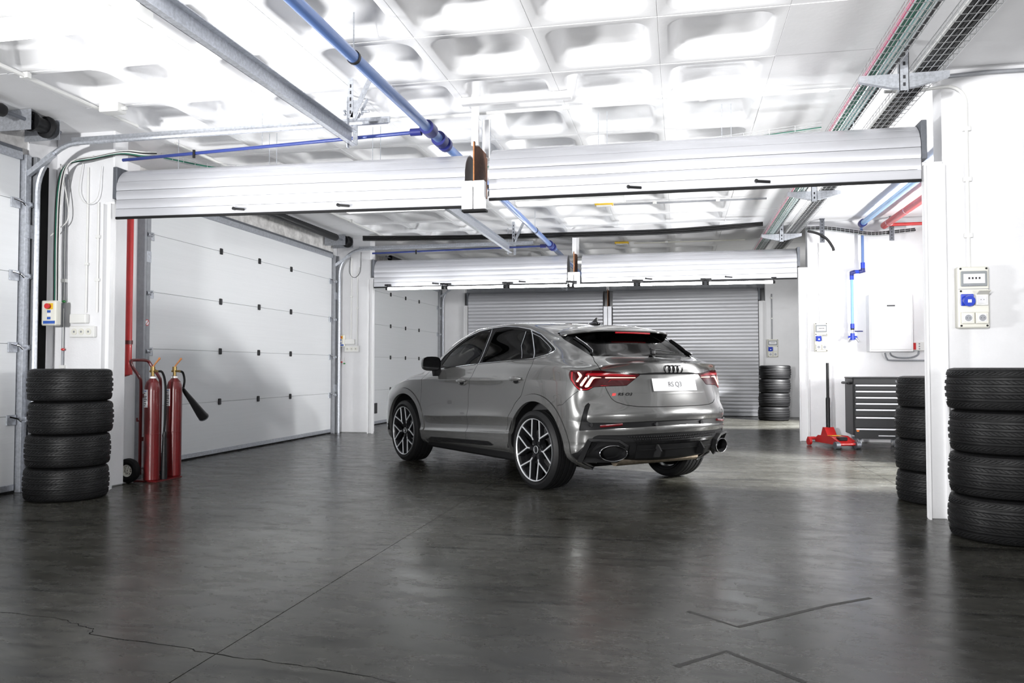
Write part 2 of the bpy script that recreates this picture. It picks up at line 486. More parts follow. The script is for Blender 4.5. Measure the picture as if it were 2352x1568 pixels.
# ---------------------------------------------------------------- roller shutters
def slat_mesh(length, h=.082, d=.0065, n=6):
    m = MB(); pr = []
    for i in range(n + 1):
        t = i / n; pr.append((-d * math.sin(PI * t) ** .8 * .9 - .002, -h / 2 + h * t))
    back = [(.006, h / 2), (.006, -h / 2)]
    pr = pr + back
    m.prism([(y, z) for y, z in pr], 0, length, 'x')
    return m
def shutter(name, label, xa, xb, Y, zbot, closed=False, tilt=0., handles=(), seed=0, grp='roller shutters'):
    t = thing(name, label, 'roller shutter', (xa, Y, 0), (0, tilt, 0), grp)
    Lx = xb - xa; h = .082
    zt = 2.70; r = .20; cz = 2.70
    sm = None
    def slat(y, z, a):
        nonlocal sm
        if sm is None:
            sm = slat_mesh(Lx, h * .965).build('slat', 'shutter_alu', t, 40); o = sm
        else: o = share('slat', sm, t)
        o.location = (0, y, z); o.rotation_euler = (a, 0, 0)
        return o
    z = zbot + .085 + h / 2
    while z < cz + .01:
        slat(0, z, 0); z += h
    # over the front of the barrel
    a = (z - h / 2 - cz) / r + h / 2 / r
    k = 0
    while a < R(118):
        slat(r - r * math.cos(a), cz + r * math.sin(a), -a); a += h / r * .99
    m = MB(); m.bx(0, Lx, -.012, .012, zbot + .012, zbot + .082, .004); m.build('bottom_bar', 'shutter_alu', t)
    m = MB(); m.bx(0, Lx, -.010, .010, zbot - .008, zbot + .012); m.build('rubber_seal', 'black_rubber', t)
    m = MB(); m.cyl((.03, r, cz), (Lx - .03, r, cz), r - .02, 32); m.build('barrel', 'dark_steel', t)
    for x in (.012, Lx - .012):
        m = MB(); m.cyl((x - .008, r, cz), (x + .008, r, cz), r - .008, 32); m.build('end_disc', 'grey_steel', t)
    for x in ((-.045, Lx + .004) if True else ()):
        if (x < 0 and xa < -3) or (x > 0 and xb > 1):
            m = MB(); m.bx(x + .0, x + .041, .0, .36, 2.615, 2.905, .004); m.build('end_bracket', 'dark_steel', t)
    for hx in handles:
        o = MB(); o.cyl((hx - xa, -.012, zbot + .048), (hx - xa, -.04, zbot + .048), .014, 12); o.cyl((hx - xa, -.034, zbot + .046), (hx - xa + .10, -.034, zbot + .036), .0105, 10)
        o.build('pull_handle', 'black_plastic', t)
    return t
XM = -1.62
shutter('roller_shutter', 'rolled up roller shutter above the open bay, on the sectional door side', -4.985, -1.735, ROWS[0], 2.435, tilt=.010, handles=(-3.80, -2.83))
shutter('roller_shutter', 'rolled up roller shutter above the open bay, on the cable tray side', -1.505, 1.74, ROWS[0], 2.455, handles=(-.38, .58))
shutter('roller_shutter', 'rolled up roller shutter behind the light tubes, on the sectional door side', -4.985, -1.735, ROWS[1], 2.43, handles=(-3.95, -2.5))
shutter('roller_shutter', 'rolled up roller shutter behind the light tubes, on the cable tray side', -1.505, 1.74, ROWS[1], 2.43, handles=(-.5, .7))
shutter('roller_shutter', 'closed grey roller shutter behind the car roof, on the door side', -4.985, -1.735, ROWS[2], .0, closed=True)
shutter('roller_shutter', 'closed grey roller shutter behind the tyre stack, on the right of the mullion', -1.505, 1.74, ROWS[2], .0, closed=True)
# mullion heads between the two shutters of a row
for k, Y in enumerate(ROWS):
    where = ('first open', 'second open', 'closed')[k]
    t = thing('mullion_bracket' if k < 2 else 'mullion_post', ('white bracket and rusty plate between the two shutters of the %s row' % where) if k < 2 else 'grey steel mullion between the two closed shutters', 'shutter bracket', (XM, Y, 0), group='shutter mullion heads')
    zb = 2.37 if k < 2 else 0.
    zt = 2.60 if k < 2 else 2.52
    for s in (-1, 1):
        m = MB(); m.bx(s * .004, s * .095, -.085, -.02, zb, zt, .004); m.build('cover_plate', 'white_paint' if k < 2 else 'shutter_alu', t)
    m = MB(); m.bx(-.095, .105, -.08, .0, zb - .018, zb - .002); m.build('rubber_foot', 'black_rubber', t)
    m = MB(); m.bx(-.004, .004, -.05, .40, zt - .05, 2.93); m.build('rust_plate', 'rust', t)
    m = MB(); m.cyl((.0, -.055, zt - .05), (.0, -.055, 2.92), .006, 8); m.build('rust_rod', 'rust_light', t)
    m = MB(); m.bx(-.028, .028, -.075, -.066, zt - .05, zt + .0, .002); m.build('small_plate', 'white_plastic', t)
    for yy in (-.02, .36):
        m = MB(); m.bx(-.03, .03, yy - .006, yy + .03, 2.90, ZC - .05, .003); m.build('hanger', 'white_paint', t)
    m = MB(); m.bx(-.10, .80, -.10, -.04, ZC - .06, ZC - .004, .003); m.build('ceiling_channel', 'white_paint', t)

# ---------------------------------------------------------------- sectional doors on the left wall
mat('seam_grey', (.30, .31, .32), .6)
SEAMS = (.03, .665, 1.30, 1.93, 2.57, 2.97)
def hinge(parent, y, z, s):
    h = bpy.data.objects.new('roller_hinge', None); COL.objects.link(h); h.parent = parent; h.location = (0, y, z)
    m = MB(); m.bx(.0, .012, -.05 * s, .05 * s, -.045, .045, .002); m.build('hinge_leaf', 'galvanised', h)
    m = MB(); m.tube([(.02, -.03 * s, .03), (.055, .02 * s, .012), (.055, .06 * s, -.015)], .008, 6); m.build('hinge_arm', 'chrome', h)
    m = MB(); m.cyl((.05, .03 * s, .0), (.05, .115 * s, .0), .009, 8); m.cyl((.05, .105 * s, .0), (.05, .135 * s, .0), .024, 12); m.build('roller', 'galvanised', h)
    return h
for k, (ya, yb) in enumerate(DOORS):
    where = ('beside the near tyre stack', 'behind the fire extinguishers', 'behind the second shutter row, furthest from the extinguishers')[k]
    t = thing('sectional_door', 'white sectional overhead door %s' % where, 'garage door', (XL, ya, 0), group='sectional doors')
    Ld = yb - ya
    for a, b in zip(SEAMS[:-1], SEAMS[1:]):
        m = MB(); m.bx(-.045, 0, .0, Ld, a + .0018, b - .0018, .002); m.build('panel', 'door_panel', t, 20)
    m = MB(); m.bx(-.04, -.012, .01, Ld - .01, .03, 2.97); m.build('core', 'seam_grey', t, 0)
    m = MB(); m.bx(-.05, .004, 0, Ld, .018, .075, .004); m.build('bottom_rail', 'galvanised', t)
    m = MB(); m.bx(-.04, .0, 0, Ld, 0, .02); m.build('floor_seal', 'black_rubber', t)
    m = MB(); m.bx(-.05, .03, 0, Ld, 2.93, 3.0, .004); m.build('top_rail', 'galvanised', t)
    m = MB(); m.bx(.0, .02, 0, Ld, 3.0, 3.03); m.build('top_seal', 'dark_steel', t)
    lat = None
    cols = [1.43, 2.38, 3.31] if k == 1 else ([1.3, 2.25, 3.2] if k == 0 else [1.15, 2.05, 2.95])
    for z in SEAMS[1:-1]:
        for y in cols:
            if lat is None:
                m = MB(); m.box((.008, 0, 0), (.018, .058, .078), .007); lat = m.build('seam_cover', 'black_plastic', t); o = lat
            else: o = share('seam_cover', lat, t)
            o.location = (0, y, z)
    for z in SEAMS[1:-1]:
        hinge(t, .05, z - .03, -1); hinge(t, Ld - .05, z - .03, 1)
    if k == 2:
        m = MB(); m.bx(0, .018, .30, .42, .22, .42, .006); m.build('latch_box', 'black_plastic', t)
    # frame and tracks on both sides
    for s, yy in ((1, Ld), (-1, 0.)):
        f = bpy.data.objects.new('door_frame', None); COL.objects.link(f); f.parent = t; f.location = (0, yy, 0)
        m = MB(); m.bx(-.03, .05, s * .012, s * .075, 0, 2.98, .003); m.build('jamb', 'galvanised' if k == 0 else 'grey_steel', f)
        m = MB(); m.bx(-.03, .02, s * .075, s * .105, 0, 2.98); m.build('slot', 'matt_black', f)
        m = MB(); m.bx(-.03, .07, s * .105, s * .145, 0, 2.98, .003); m.build('outer_jamb', 'grey_steel', f)
        if s == 1:
            pth = [(.10, s * .09, 0), (.10, s * .09, 2.62)] + arc((.10 + .42, s * .09, 2.66), .42, 180, 90, 10, 'xz')[0:] + [(3.40, s * .09, 3.09)]
            pth = [p if p[2] < 3.075 or p[0] > 3 else p for p in pth]
            m = MB(); m.tube(pth, .024, 8); m.build('track', 'galvanised', f)
            m = MB(); m.bx(.45, 3.42, s * .085 - .006, s * .085 + .006, 3.075, 3.125); m.build('track_flange', 'galvanised', f)
            m = MB(); m.tube([(.02, s * .05, 2.80), (.30, s * .05, 2.98)], .03, 4); m.build('top_roller_bracket', 'galvanised', f)
        for z in (2.3, .75):
            m = MB(); m.bx(.05, .056, s * .012, s * .14, z - .06, z + .06); m.build('fixing_plate', 'galvanised', f)
    # torsion spring above
    sp = bpy.data.objects.new('torsion_spring', None); COL.objects.link(sp); sp.parent = t; sp.location = (.30, 0, 3.19)
    m = MB(); m.cyl((0, .1, 0), (0, Ld + .12, 0), .016, 10); m.build('shaft', 'dark_steel', sp)
    m = MB(); m.lathe([(.05 + (.006 if i % 2 else 0), .3 + (Ld - .8) * i / 120) for i in range(121)], axis='y', n=14); m.build('coil', 'black_plastic', sp)
    m = MB(); m.lathe([(.03, Ld - .22), (.085, Ld - .22), (.085, Ld - .20), (.062, Ld - .18), (.062, Ld - .06), (.095, Ld - .05), (.095, Ld - .03), (.03, Ld - .03)], axis='y', n=20); m.build('cable_drum', 'black_plastic', sp)
    for y in (Ld - .28, Ld + .04):
        m = MB(); m.bx(-.30, .06, y, y + .006, -.09, .085); m.build('bearing_plate', 'galvanised', sp)
    # hanging rail across the tracks and track hangers
    for yy in (Ld + .09,):
        hg = bpy.data.objects.new('track_hanger', None); COL.objects.link(hg); hg.parent = t; hg.location = (3.12, yy, 3.10)
        m = MB(); m.bx(-.02, .02, -.004, .004, -.19, .18); m.build('strap', 'galvanised', hg)
        m = MB(); m.box((.06, 0, .10), (.006, .04, .26), 0, Matrix.Rotation(.5, 3, 'Y')); m.build('brace', 'galvanised', hg)
        m = MB(); m.cyl((-.09, 0, .08), (.12, 0, .08), .012, 8); m.cyl((-.10, 0, .08), (-.085, 0, .08), .025, 12); m.cyl((.05, 0, .08), (.06, 0, .08), .03, 12); m.build('bumper_spring', 'galvanised', hg)
for k, (ya, yb) in enumerate(DOORS):
    where = ('over the bay in front of the car', 'over the bay where the car stands', 'over the far bay')[k]
    yb = min(yb, (6.02, 12.14, 18.1)[k])
    t = thing('hanging_rail', 'galvanised channel rail hung below the ceiling %s' % where, 'steel rail', (-2.58, ya, 2.94), group='hanging rails')
    m = MB(); m.bx(-.004, .0, 0, yb - ya + .02, -.06, .06); m.bx(-.004, .045, 0, yb - ya + .02, -.06, -.054); m.bx(-.004, .045, 0, yb - ya + .02, .054, .06); m.build('channel', 'galvanised', t, 0)
    m = MB(); m.bx(-.012, -.004, yb - ya - .06, yb - ya - .02, -.09, .32); m.build('strap', 'galvanised', t, 0)
    m = MB(); m.bx(-.012, -.004, 1.0, 1.04, -.05, .32); m.build('strap', 'galvanised', t, 0)

# strip sockets of fluorescent battens on the ceiling
def batten(x0, x1, y, label, z=ZC - .10):
    t = thing('ceiling_batten', label, 'ceiling light', (x0, y, z), group='ceiling battens')
    L_ = x1 - x0
    m = MB(); m.prism([(-.075, .0), (.075, 0), (.055, .06), (-.055, .06)], 0, L_, 'x'); m.build('housing', 'white_plastic', t)
    m = MB(); m.prism([(-.07, .0), (-.055, -.035), (.055, -.035), (.07, 0)], .01, L_ - .01, 'x'); m.build('diffuser', 'lamp_diffuser', t)
    for e in (-.012, L_ + .0):
        m = MB(); m.bx(e, e + .012, -.078, .078, -.036, .062, .003); m.build('end_cap', 'white_plastic', t)
    for e in (.25, L_ - .25):
        m = MB(); m.bx(e - .015, e + .015, -.02, .02, .06, .12); m.build('bracket', 'white_plastic', t)
    return t
BATTENS = [(-4.75, -3.12, 4.17, 'white ceiling batten light beside the sectional door nearest the tyre stack'), (-3.12, -1.57, 3.88, 'white ceiling batten light crossing above the blue pipe'),
           (-2.0, -.65, 9.9, 'white ceiling batten light over the car roof'), (-4.3, -2.9, 9.9, 'white ceiling batten light over the bay of the car, sectional door side'),
           (-2.0, -.4, 15.6, 'white ceiling batten light in the far bay'), (3.2, 4.8, 9.5, 'white ceiling batten light over the toolbox side of the bay')]
for b_ in BATTENS: batten(*b_)
# tubes clamped to the bottom of the second shutter row, and the same row hung behind the first one
TX0, TX1, NT = -4.72, 1.42, 6
POS = ('next to the sectional doors', 'second from the sectional doors', 'third from the sectional doors', 'third from the partition wall', 'second from the partition wall', 'next to the partition wall')
for row, (ty, tz, lb) in enumerate(((12.40, 2.385, 'glowing white light tube clamped below the second shutter row, '), (6.80, 2.62, 'glowing white light tube hung behind the first shutter row, '))):
    for i in range(NT):
        Lt = (TX1 - TX0) / NT
        xa = TX0 + i * Lt + .02; xb = xa + Lt - .04
        t = thing('light_tube', lb + POS[i], 'light tube', (xa, ty, tz - .004 * i * (1 - row)), group='light tubes')
        m = MB(); m.cyl((.03, 0, 0), (xb - xa - .03, 0, 0), .021, 14); m.build('tube', 'tube_light_soft' if row else 'tube_light', t)
        for e in (0, xb - xa - .035):
            m = MB(); m.cyl((e, 0, 0), (e + .035, 0, 0), .0225, 14); m.build('end_cap', 'black_plastic', t)
            m = MB(); m.bx(e - .02, e + .055, -.012, .012, .045, .075, .003); m.bx(e + .012, e + .022, -.006, .006, .015, .05); m.build('clamp', 'black_plastic', t)
            if row:
                m = MB(); m.cyl((e + .017, 0, .07), (e + .017, 0, ZC - tz - .003), .003, 6); m.build('hanging_wire', 'galvanised', t)
        if not row:
            m = MB(); m.bx(.0, .07, .03, .07, .0, .08, .004); m.build('clamp_arm', 'black_plastic', t)
# ---------------------------------------------------------------- the car: body surface
# car axes: x forward from the rear axle, y left, z up
def _tab(xs, vals, x):
    return float(np.interp(-x, [-a for a in xs], vals))

def car_net():
    XS = [3.0, 2.68, 2.3, 2.0, 1.5, 1.0, .6, .3, 0., -.3, -.5]
    Y = {0: [.60, .70, .74, .74, .74, .74, .74, .74, .74, .70, .62],
         1: [.80, .85, .86, .862, .862, .862, .862, .862, .86, .85, .80],
         2: [.885, .90, .905, .90, .898, .898, .898, .90, .905, .905, .885],
         3: [.905, .912, .918, .912, .908, .906, .906, .912, .918, .915, .895],
         4: [.912, .912, .906, .890, .886, .884, .885, .900, .915, .917, .900],
         5: [.915, .912, .906, .889, .884, .882, .883, .898, .915, .918, .903],
         6: [.915, .912, .905, .909, .913, .913, .912, .904, .915, .918, .905],
         7: [.912, .912, .902, .896, .894, .894, .896, .904, .917, .917, .903],
         8: [.905, .910, .905, .900, .898, .898, .900, .908, .914, .910, .893],
         9: [.875, .897, .912, .919, .918, .917, .916, .911, .904, .896, .874],
         10: [.79, .835, .870, .886, .889, .890, .892, .900, .902, .893, .868],
         11: [.68, .765, .815, .868, .874, .876, .880, .890, .893, .884, .850]}
    Z = {0: [.22] * 11,
         1: [.26, .26, .262, .267, .28, .292, .302, .308, .312, .30, .29],
         2: [.33, .33, .325, .33, .345, .36, .37, .375, .375, .37, .36],
         3: [.41, .40, .390, .40, .42, .445, .462, .475, .475, .47, .46],
         4: [.46, .45, .43, .435, .46, .48, .495, .51, .52, .53, .53],
         5: [.52, .51, .49, .492, .515, .535, .555, .565, .57, .58, .58],
         6: [.58, .575, .565, .562, .585, .61, .622, .625, .63, .64, .64],
         7: [.67, .69, .69, .69, .70, .715, .725, .73, .735, .74, .73],
         8: [.77, .82, .85, .86, .865, .87, .875, .88, .885, .88, .86],
         9: [.875, .94, .958, .966, .966, .968, .972, .98, .985, .98, .96],
         10: [.93, .985, 1.0, 1.003, 1.01, 1.02, 1.035, 1.05, 1.06, 1.055, 1.03],
         11: [.965, 1.005, 1.035, 1.047, 1.065, 1.085, 1.10, 1.115, 1.122, 1.118, 1.09]}
    side = []
    for x in XS:
        side.append([(x, _tab(XS, Y[k], x), _tab(XS, Z[k], x)) for k in range(12)])
    # x shift of the hood rings on the front columns
    side[0][10] = (2.96, .785, .94); side[0][11] = (2.72, .68, 1.0)
    side[1][10] = (2.66, .84, .988); side[1][11] = (2.55, .77, 1.025)
    up = {  # rings 12..16 of the side columns
        0: [(2.42, .61, 1.078), (2.22, .60, 1.20), (1.96, .585, 1.355), (1.63, .57, 1.475), (1.44, .545, 1.518)],
        1: [(2.33, .735, 1.085), (2.15, .70, 1.21), (1.90, .672, 1.362), (1.57, .64, 1.468), (1.38, .605, 1.515)],
        2: [(2.15, .81, 1.088), (2.03, .765, 1.20), (1.79, .72, 1.342), (1.46, .68, 1.455), (1.28, .64, 1.508)],
        3: [(1.92, .85, 1.092), (1.82, .80, 1.20), (1.60, .745, 1.338), (1.28, .695, 1.465), (1.12, .65, 1.515)],
        4: [(1.5, .856, 1.115), (1.42, .81, 1.21), (1.25, .755, 1.34), (1.0, .695, 1.485), (.9, .65, 1.528)],
        5: [(1.0, .860, 1.14), (.97, .815, 1.22), (.9, .76, 1.345), (.75, .695, 1.486), (.68, .65, 1.528)],
        6: [(.6, .862, 1.157), (.6, .815, 1.235), (.58, .762, 1.35), (.52, .70, 1.474), (.47, .65, 1.517)],
        7: [(.3, .862, 1.168), (.3, .812, 1.24), (.3, .762, 1.34), (.3, .71, 1.432), (.28, .66, 1.487)],
        8: [(0., .855, 1.178), (.0, .802, 1.235), (.04, .757, 1.31), (.1, .71, 1.388), (.12, .66, 1.447)],
        9: [(-.3, .825, 1.17), (-.25, .778, 1.215), (-.15, .735, 1.278), (-.03, .695, 1.348), (.0, .65, 1.408)],
        10: [(-.5, .775, 1.14), (-.40, .72, 1.19), (-.26, .69, 1.262), (-.1, .66, 1.345), (-.04, .63, 1.40)]}
    for i in range(11):
        side[i] += up[i]
    # nose columns
    nose = [(3.35, .2), (3.50, .24), (3.56, .32), (3.58, .40), (3.585, .46), (3.59, .52), (3.59, .58),
            (3.575, .68), (3.55, .78), (3.50, .86), (3.35, .93), (2.95, .995)]
    nup = [(2.50, 1.065), (2.28, 1.20), (2.00, 1.355), (1.66, 1.487), (1.48, 1.53)]
    front = []
    for yy, dx, dz in ((0, 0, 0), (.3, -.02, 0), (.58, -.09, -.005), (.81, -.19, -.01)):
        col = [(x + dx, yy, z + (dz if k > 7 else 0)) for k, (x, z) in enumerate(nose)]
        if yy > .7:
            col[9] = (3.24, .80, .86); col[10] = (3.10, .71, .93); col[11] = (2.84, .61, .995)
        f = (0, .3, .45, .55)[(0, .3, .58, .81).index(yy)]
        col += [(x - (0, .01, .03, .05)[(0, .3, .58, .81).index(yy)], f * (1 if k == 0 else .97), z - .02 * (f / .55) ** 2)
                for k, (x, z) in enumerate(nup)]
        front.append(col)
    # tail columns
    tail = [(-.66, .26), (-.80, .30), (-.865, .36), (-.895, .46), (-.905, .53), (-.918, .57), (-.905, .63),
            (-.915, .70), (-.885, .785), (-.858, .87), (-.826, .99), (-.826, 1.07)]
    tup = {.84: [(-.655, .70, 1.108), (-.47, .645, 1.18), (-.30, .62, 1.28), (-.13, .59, 1.378), (-.07, .565, 1.42)],
           .70: [(-.745, .58, 1.122), (-.52, .55, 1.182), (-.345, .525, 1.287), (-.165, .49, 1.397), (-.10, .465, 1.437)],
           .48: [(-.79, .40, 1.13), (-.56, .37, 1.18), (-.375, .355, 1.29), (-.195, .33, 1.412), (-.12, .31, 1.453)],
           .24: [(-.812, .20, 1.133), (-.58, .185, 1.178), (-.395, .175, 1.29), (-.207, .165, 1.418), (-.13, .155, 1.462)],
           0.: [(-.818, 0, 1.134), (-.586, 0, 1.177), (-.40, 0, 1.29), (-.21, 0, 1.42), (-.13, 0, 1.465)]}
    rear = []
    for yy in (.84, .70, .48, .24, 0.):
        col = []
        for k, (x, z) in enumerate(tail):
            shrink = 1.0 if k < 8 else (1 - .022 * (k - 7))
            y2 = yy * shrink
            if k == 0: y2 = yy * .75
            if k == 1: y2 = yy * .93
            col.append((x + .285 * (yy / .85) ** 2.4, y2, z))
        if yy > .8:
            col[9] = (-.60, .815, .90); col[10] = (-.60, .79, 1.0); col[11] = (-.615, .765, 1.06)
        rear.append(col + tup[yy])
    cols = front + side + rear
    cx = [1.12, 1.1, 1.07, 1.03, 1.0, .95, .88, .78, .66, .52, .40, .30, .22, .15, .10, .06, .03, .01, 0., -.01]
    zc = lambda x: float(np.interp(x, [-.05, .1, .36, .6, .87, 1.12], [1.487, 1.502, 1.530, 1.549, 1.563, 1.560]))
    for c, x in zip(cols, cx):
        e = c[16]
        xm = x * .55 + e[0] * .45
        c.append((xm, e[1] * .52, zc(x) * .70 + e[2] * .30 + .004))
        c.append((x, 0., zc(x)))
    N = np.array(cols)               # (20 columns, 19 rings, 3)
    out = []
    ins = {5: (.80,), 6: (.22,), 8: (.82,), 9: (.2,), 11: (.78,), 12: (.14,), 2: (.7,), 3: (.3,)}
    for k in range(19):
        out.append(N[:, k])
        for t in ins.get(k, ()):
            out.append(N[:, k] * (1 - t) + N[:, k + 1] * t)
    return np.stack(out, 1)

def _bs(t):
    return np.stack([(1 - t) ** 3, 3 * t ** 3 - 6 * t ** 2 + 4, -3 * t ** 3 + 3 * t ** 2 + 3 * t + 1, t ** 3], -1) / 6.

def car_surface(nu=9, nv=6):
    L = car_net()
    R = L[::-1].copy(); R[:, :, 1] *= -1
    full = np.concatenate([L, R[1:-1]], 0)          # periodic in u
    NU, NV = full.shape[:2]
    def pad(P):
        mir = np.concatenate([P[:1], P[1:][::-1]], 0).copy(); mir[:, :, 1] *= -1
        # mirror partner of column i is (-i) mod NU
        idx = (-np.arange(NU)) % NU
        m = P[idx].copy(); m[:, :, 1] *= -1
        top = m[:, -2:-1]
        bot = 2 * P[:, :1] - P[:, 1:2]
        Q = np.concatenate([bot, P, top], 1)
        return np.concatenate([Q[-1:], Q, Q[:2]], 0)
    def knots(P):
        Q = pad(P); w = np.array([1, 4, 1]) / 6.
        a = w[0] * Q[:-3] + w[1] * Q[1:-2] + w[2] * Q[2:-1]
        return w[0] * a[:, :-2] + w[1] * a[:, 1:-1] + w[2] * a[:, 2:]
    P = full.copy()
    for _ in range(3):
        P = P + .8 * (full - knots(P))
    Q = pad(P)
    U = np.arange(NU * nu) / nu
    V = np.arange((NV - 1) * nv + 1) / nv
    ui = np.floor(U).astype(int); uw = _bs(U - ui)
    vi = np.minimum(np.floor(V).astype(int), NV - 2); vw = _bs(V - vi)
    A = sum(uw[:, k, None, None] * Q[ui + k] for k in range(4))
    S = sum(vw[None, :, k, None] * A[:, vi + k] for k in range(4))
    return S, U, V
# ---------------------------------------------------------------- the car: cutting the surface into parts
mat('car_paint', (.155, .155, .152), .25, metal=.65, coat=1.0, coat_r=.02)
mat('gloss_black', (.006, .006, .0065), .12, coat=.35, spec=.3)
mat('satin_black', (.009, .009, .0095), .45, spec=.22)
mat('matt_black', (.01, .01, .011), .75)
mat('lamp_red', (.035, .0004, .0015), .15, coat=.3, spec=.3)
mat('lamp_red_bright', (.20, .003, .008), .2, coat=.3, spec=.3, emit=(1, .03, .03), estr=.10)
mat('lamp_lit', (1, .5, .4), .3, emit=(1, .33, .24), estr=1.6)
mat('reflector_red', (.10, .004, .006), .2, coat=.5)
mat('trim_black', (.006, .006, .0065), .5, spec=.12)
mat('alloy_black', (.008, .008, .009), .25, coat=.3, spec=.25)
mat('alloy_cut', (.58, .59, .61), .33, metal=.55)
mat('exhaust_steel', (.35, .29, .22), .35, metal=.9, noise=.3, nscale=18)
mat('brake_disc', (.45, .45, .46), .3, metal=1)
mat('cabin', (.012, .012, .013), .7)
def _glass(name, tint, refl=.08):
    m = bpy.data.materials.new(name); m.use_nodes = True; nt = m.node_tree
    for n in list(nt.nodes): nt.nodes.remove(n)
    out = nt.nodes.new('ShaderNodeOutputMaterial'); mx = nt.nodes.new('ShaderNodeMixShader')
    tr = nt.nodes.new('ShaderNodeBsdfTransparent'); tr.inputs[0].default_value = (*tint, 1)
    gl = nt.nodes.new('ShaderNodeBsdfGlossy'); gl.inputs['Roughness'].default_value = .02
    fr = nt.nodes.new('ShaderNodeFresnel'); fr.inputs[0].default_value = 1.32
    nt.links.new(fr.outputs[0], mx.inputs[0]); nt.links.new(tr.outputs[0], mx.inputs[1]); nt.links.new(gl.outputs[0], mx.inputs[2])
    nt.links.new(mx.outputs[0], out.inputs[0])
    MATS[name] = m
_glass('glass_clear', (.80, .84, .83))
_glass('glass_dark', (.16, .16, .165))

def poly_sd(px, pz, poly):
    """signed distance to a polygon, negative inside (vectorised)"""
    P = np.array(poly); n = len(P)
    d = np.full(px.shape, 1e9); ins = np.zeros(px.shape, bool)
    for i in range(n):
        a = P[i]; b = P[(i + 1) % n]; e = b - a
        wx = px - a[0]; wz = pz - a[1]
        t = np.clip((wx * e[0] + wz * e[1]) / max(e @ e, 1e-12), 0, 1)
        d = np.minimum(d, np.hypot(wx - e[0] * t, wz - e[1] * t))
        c1 = (a[1] > pz) != (b[1] > pz)
        with np.errstate(divide='ignore', invalid='ignore'):
            xi = a[0] + (pz - a[1]) * e[0] / (e[1] if abs(e[1]) > 1e-12 else 1e-12)
        ins ^= c1 & (px < xi)
    return np.where(ins, -d, d)

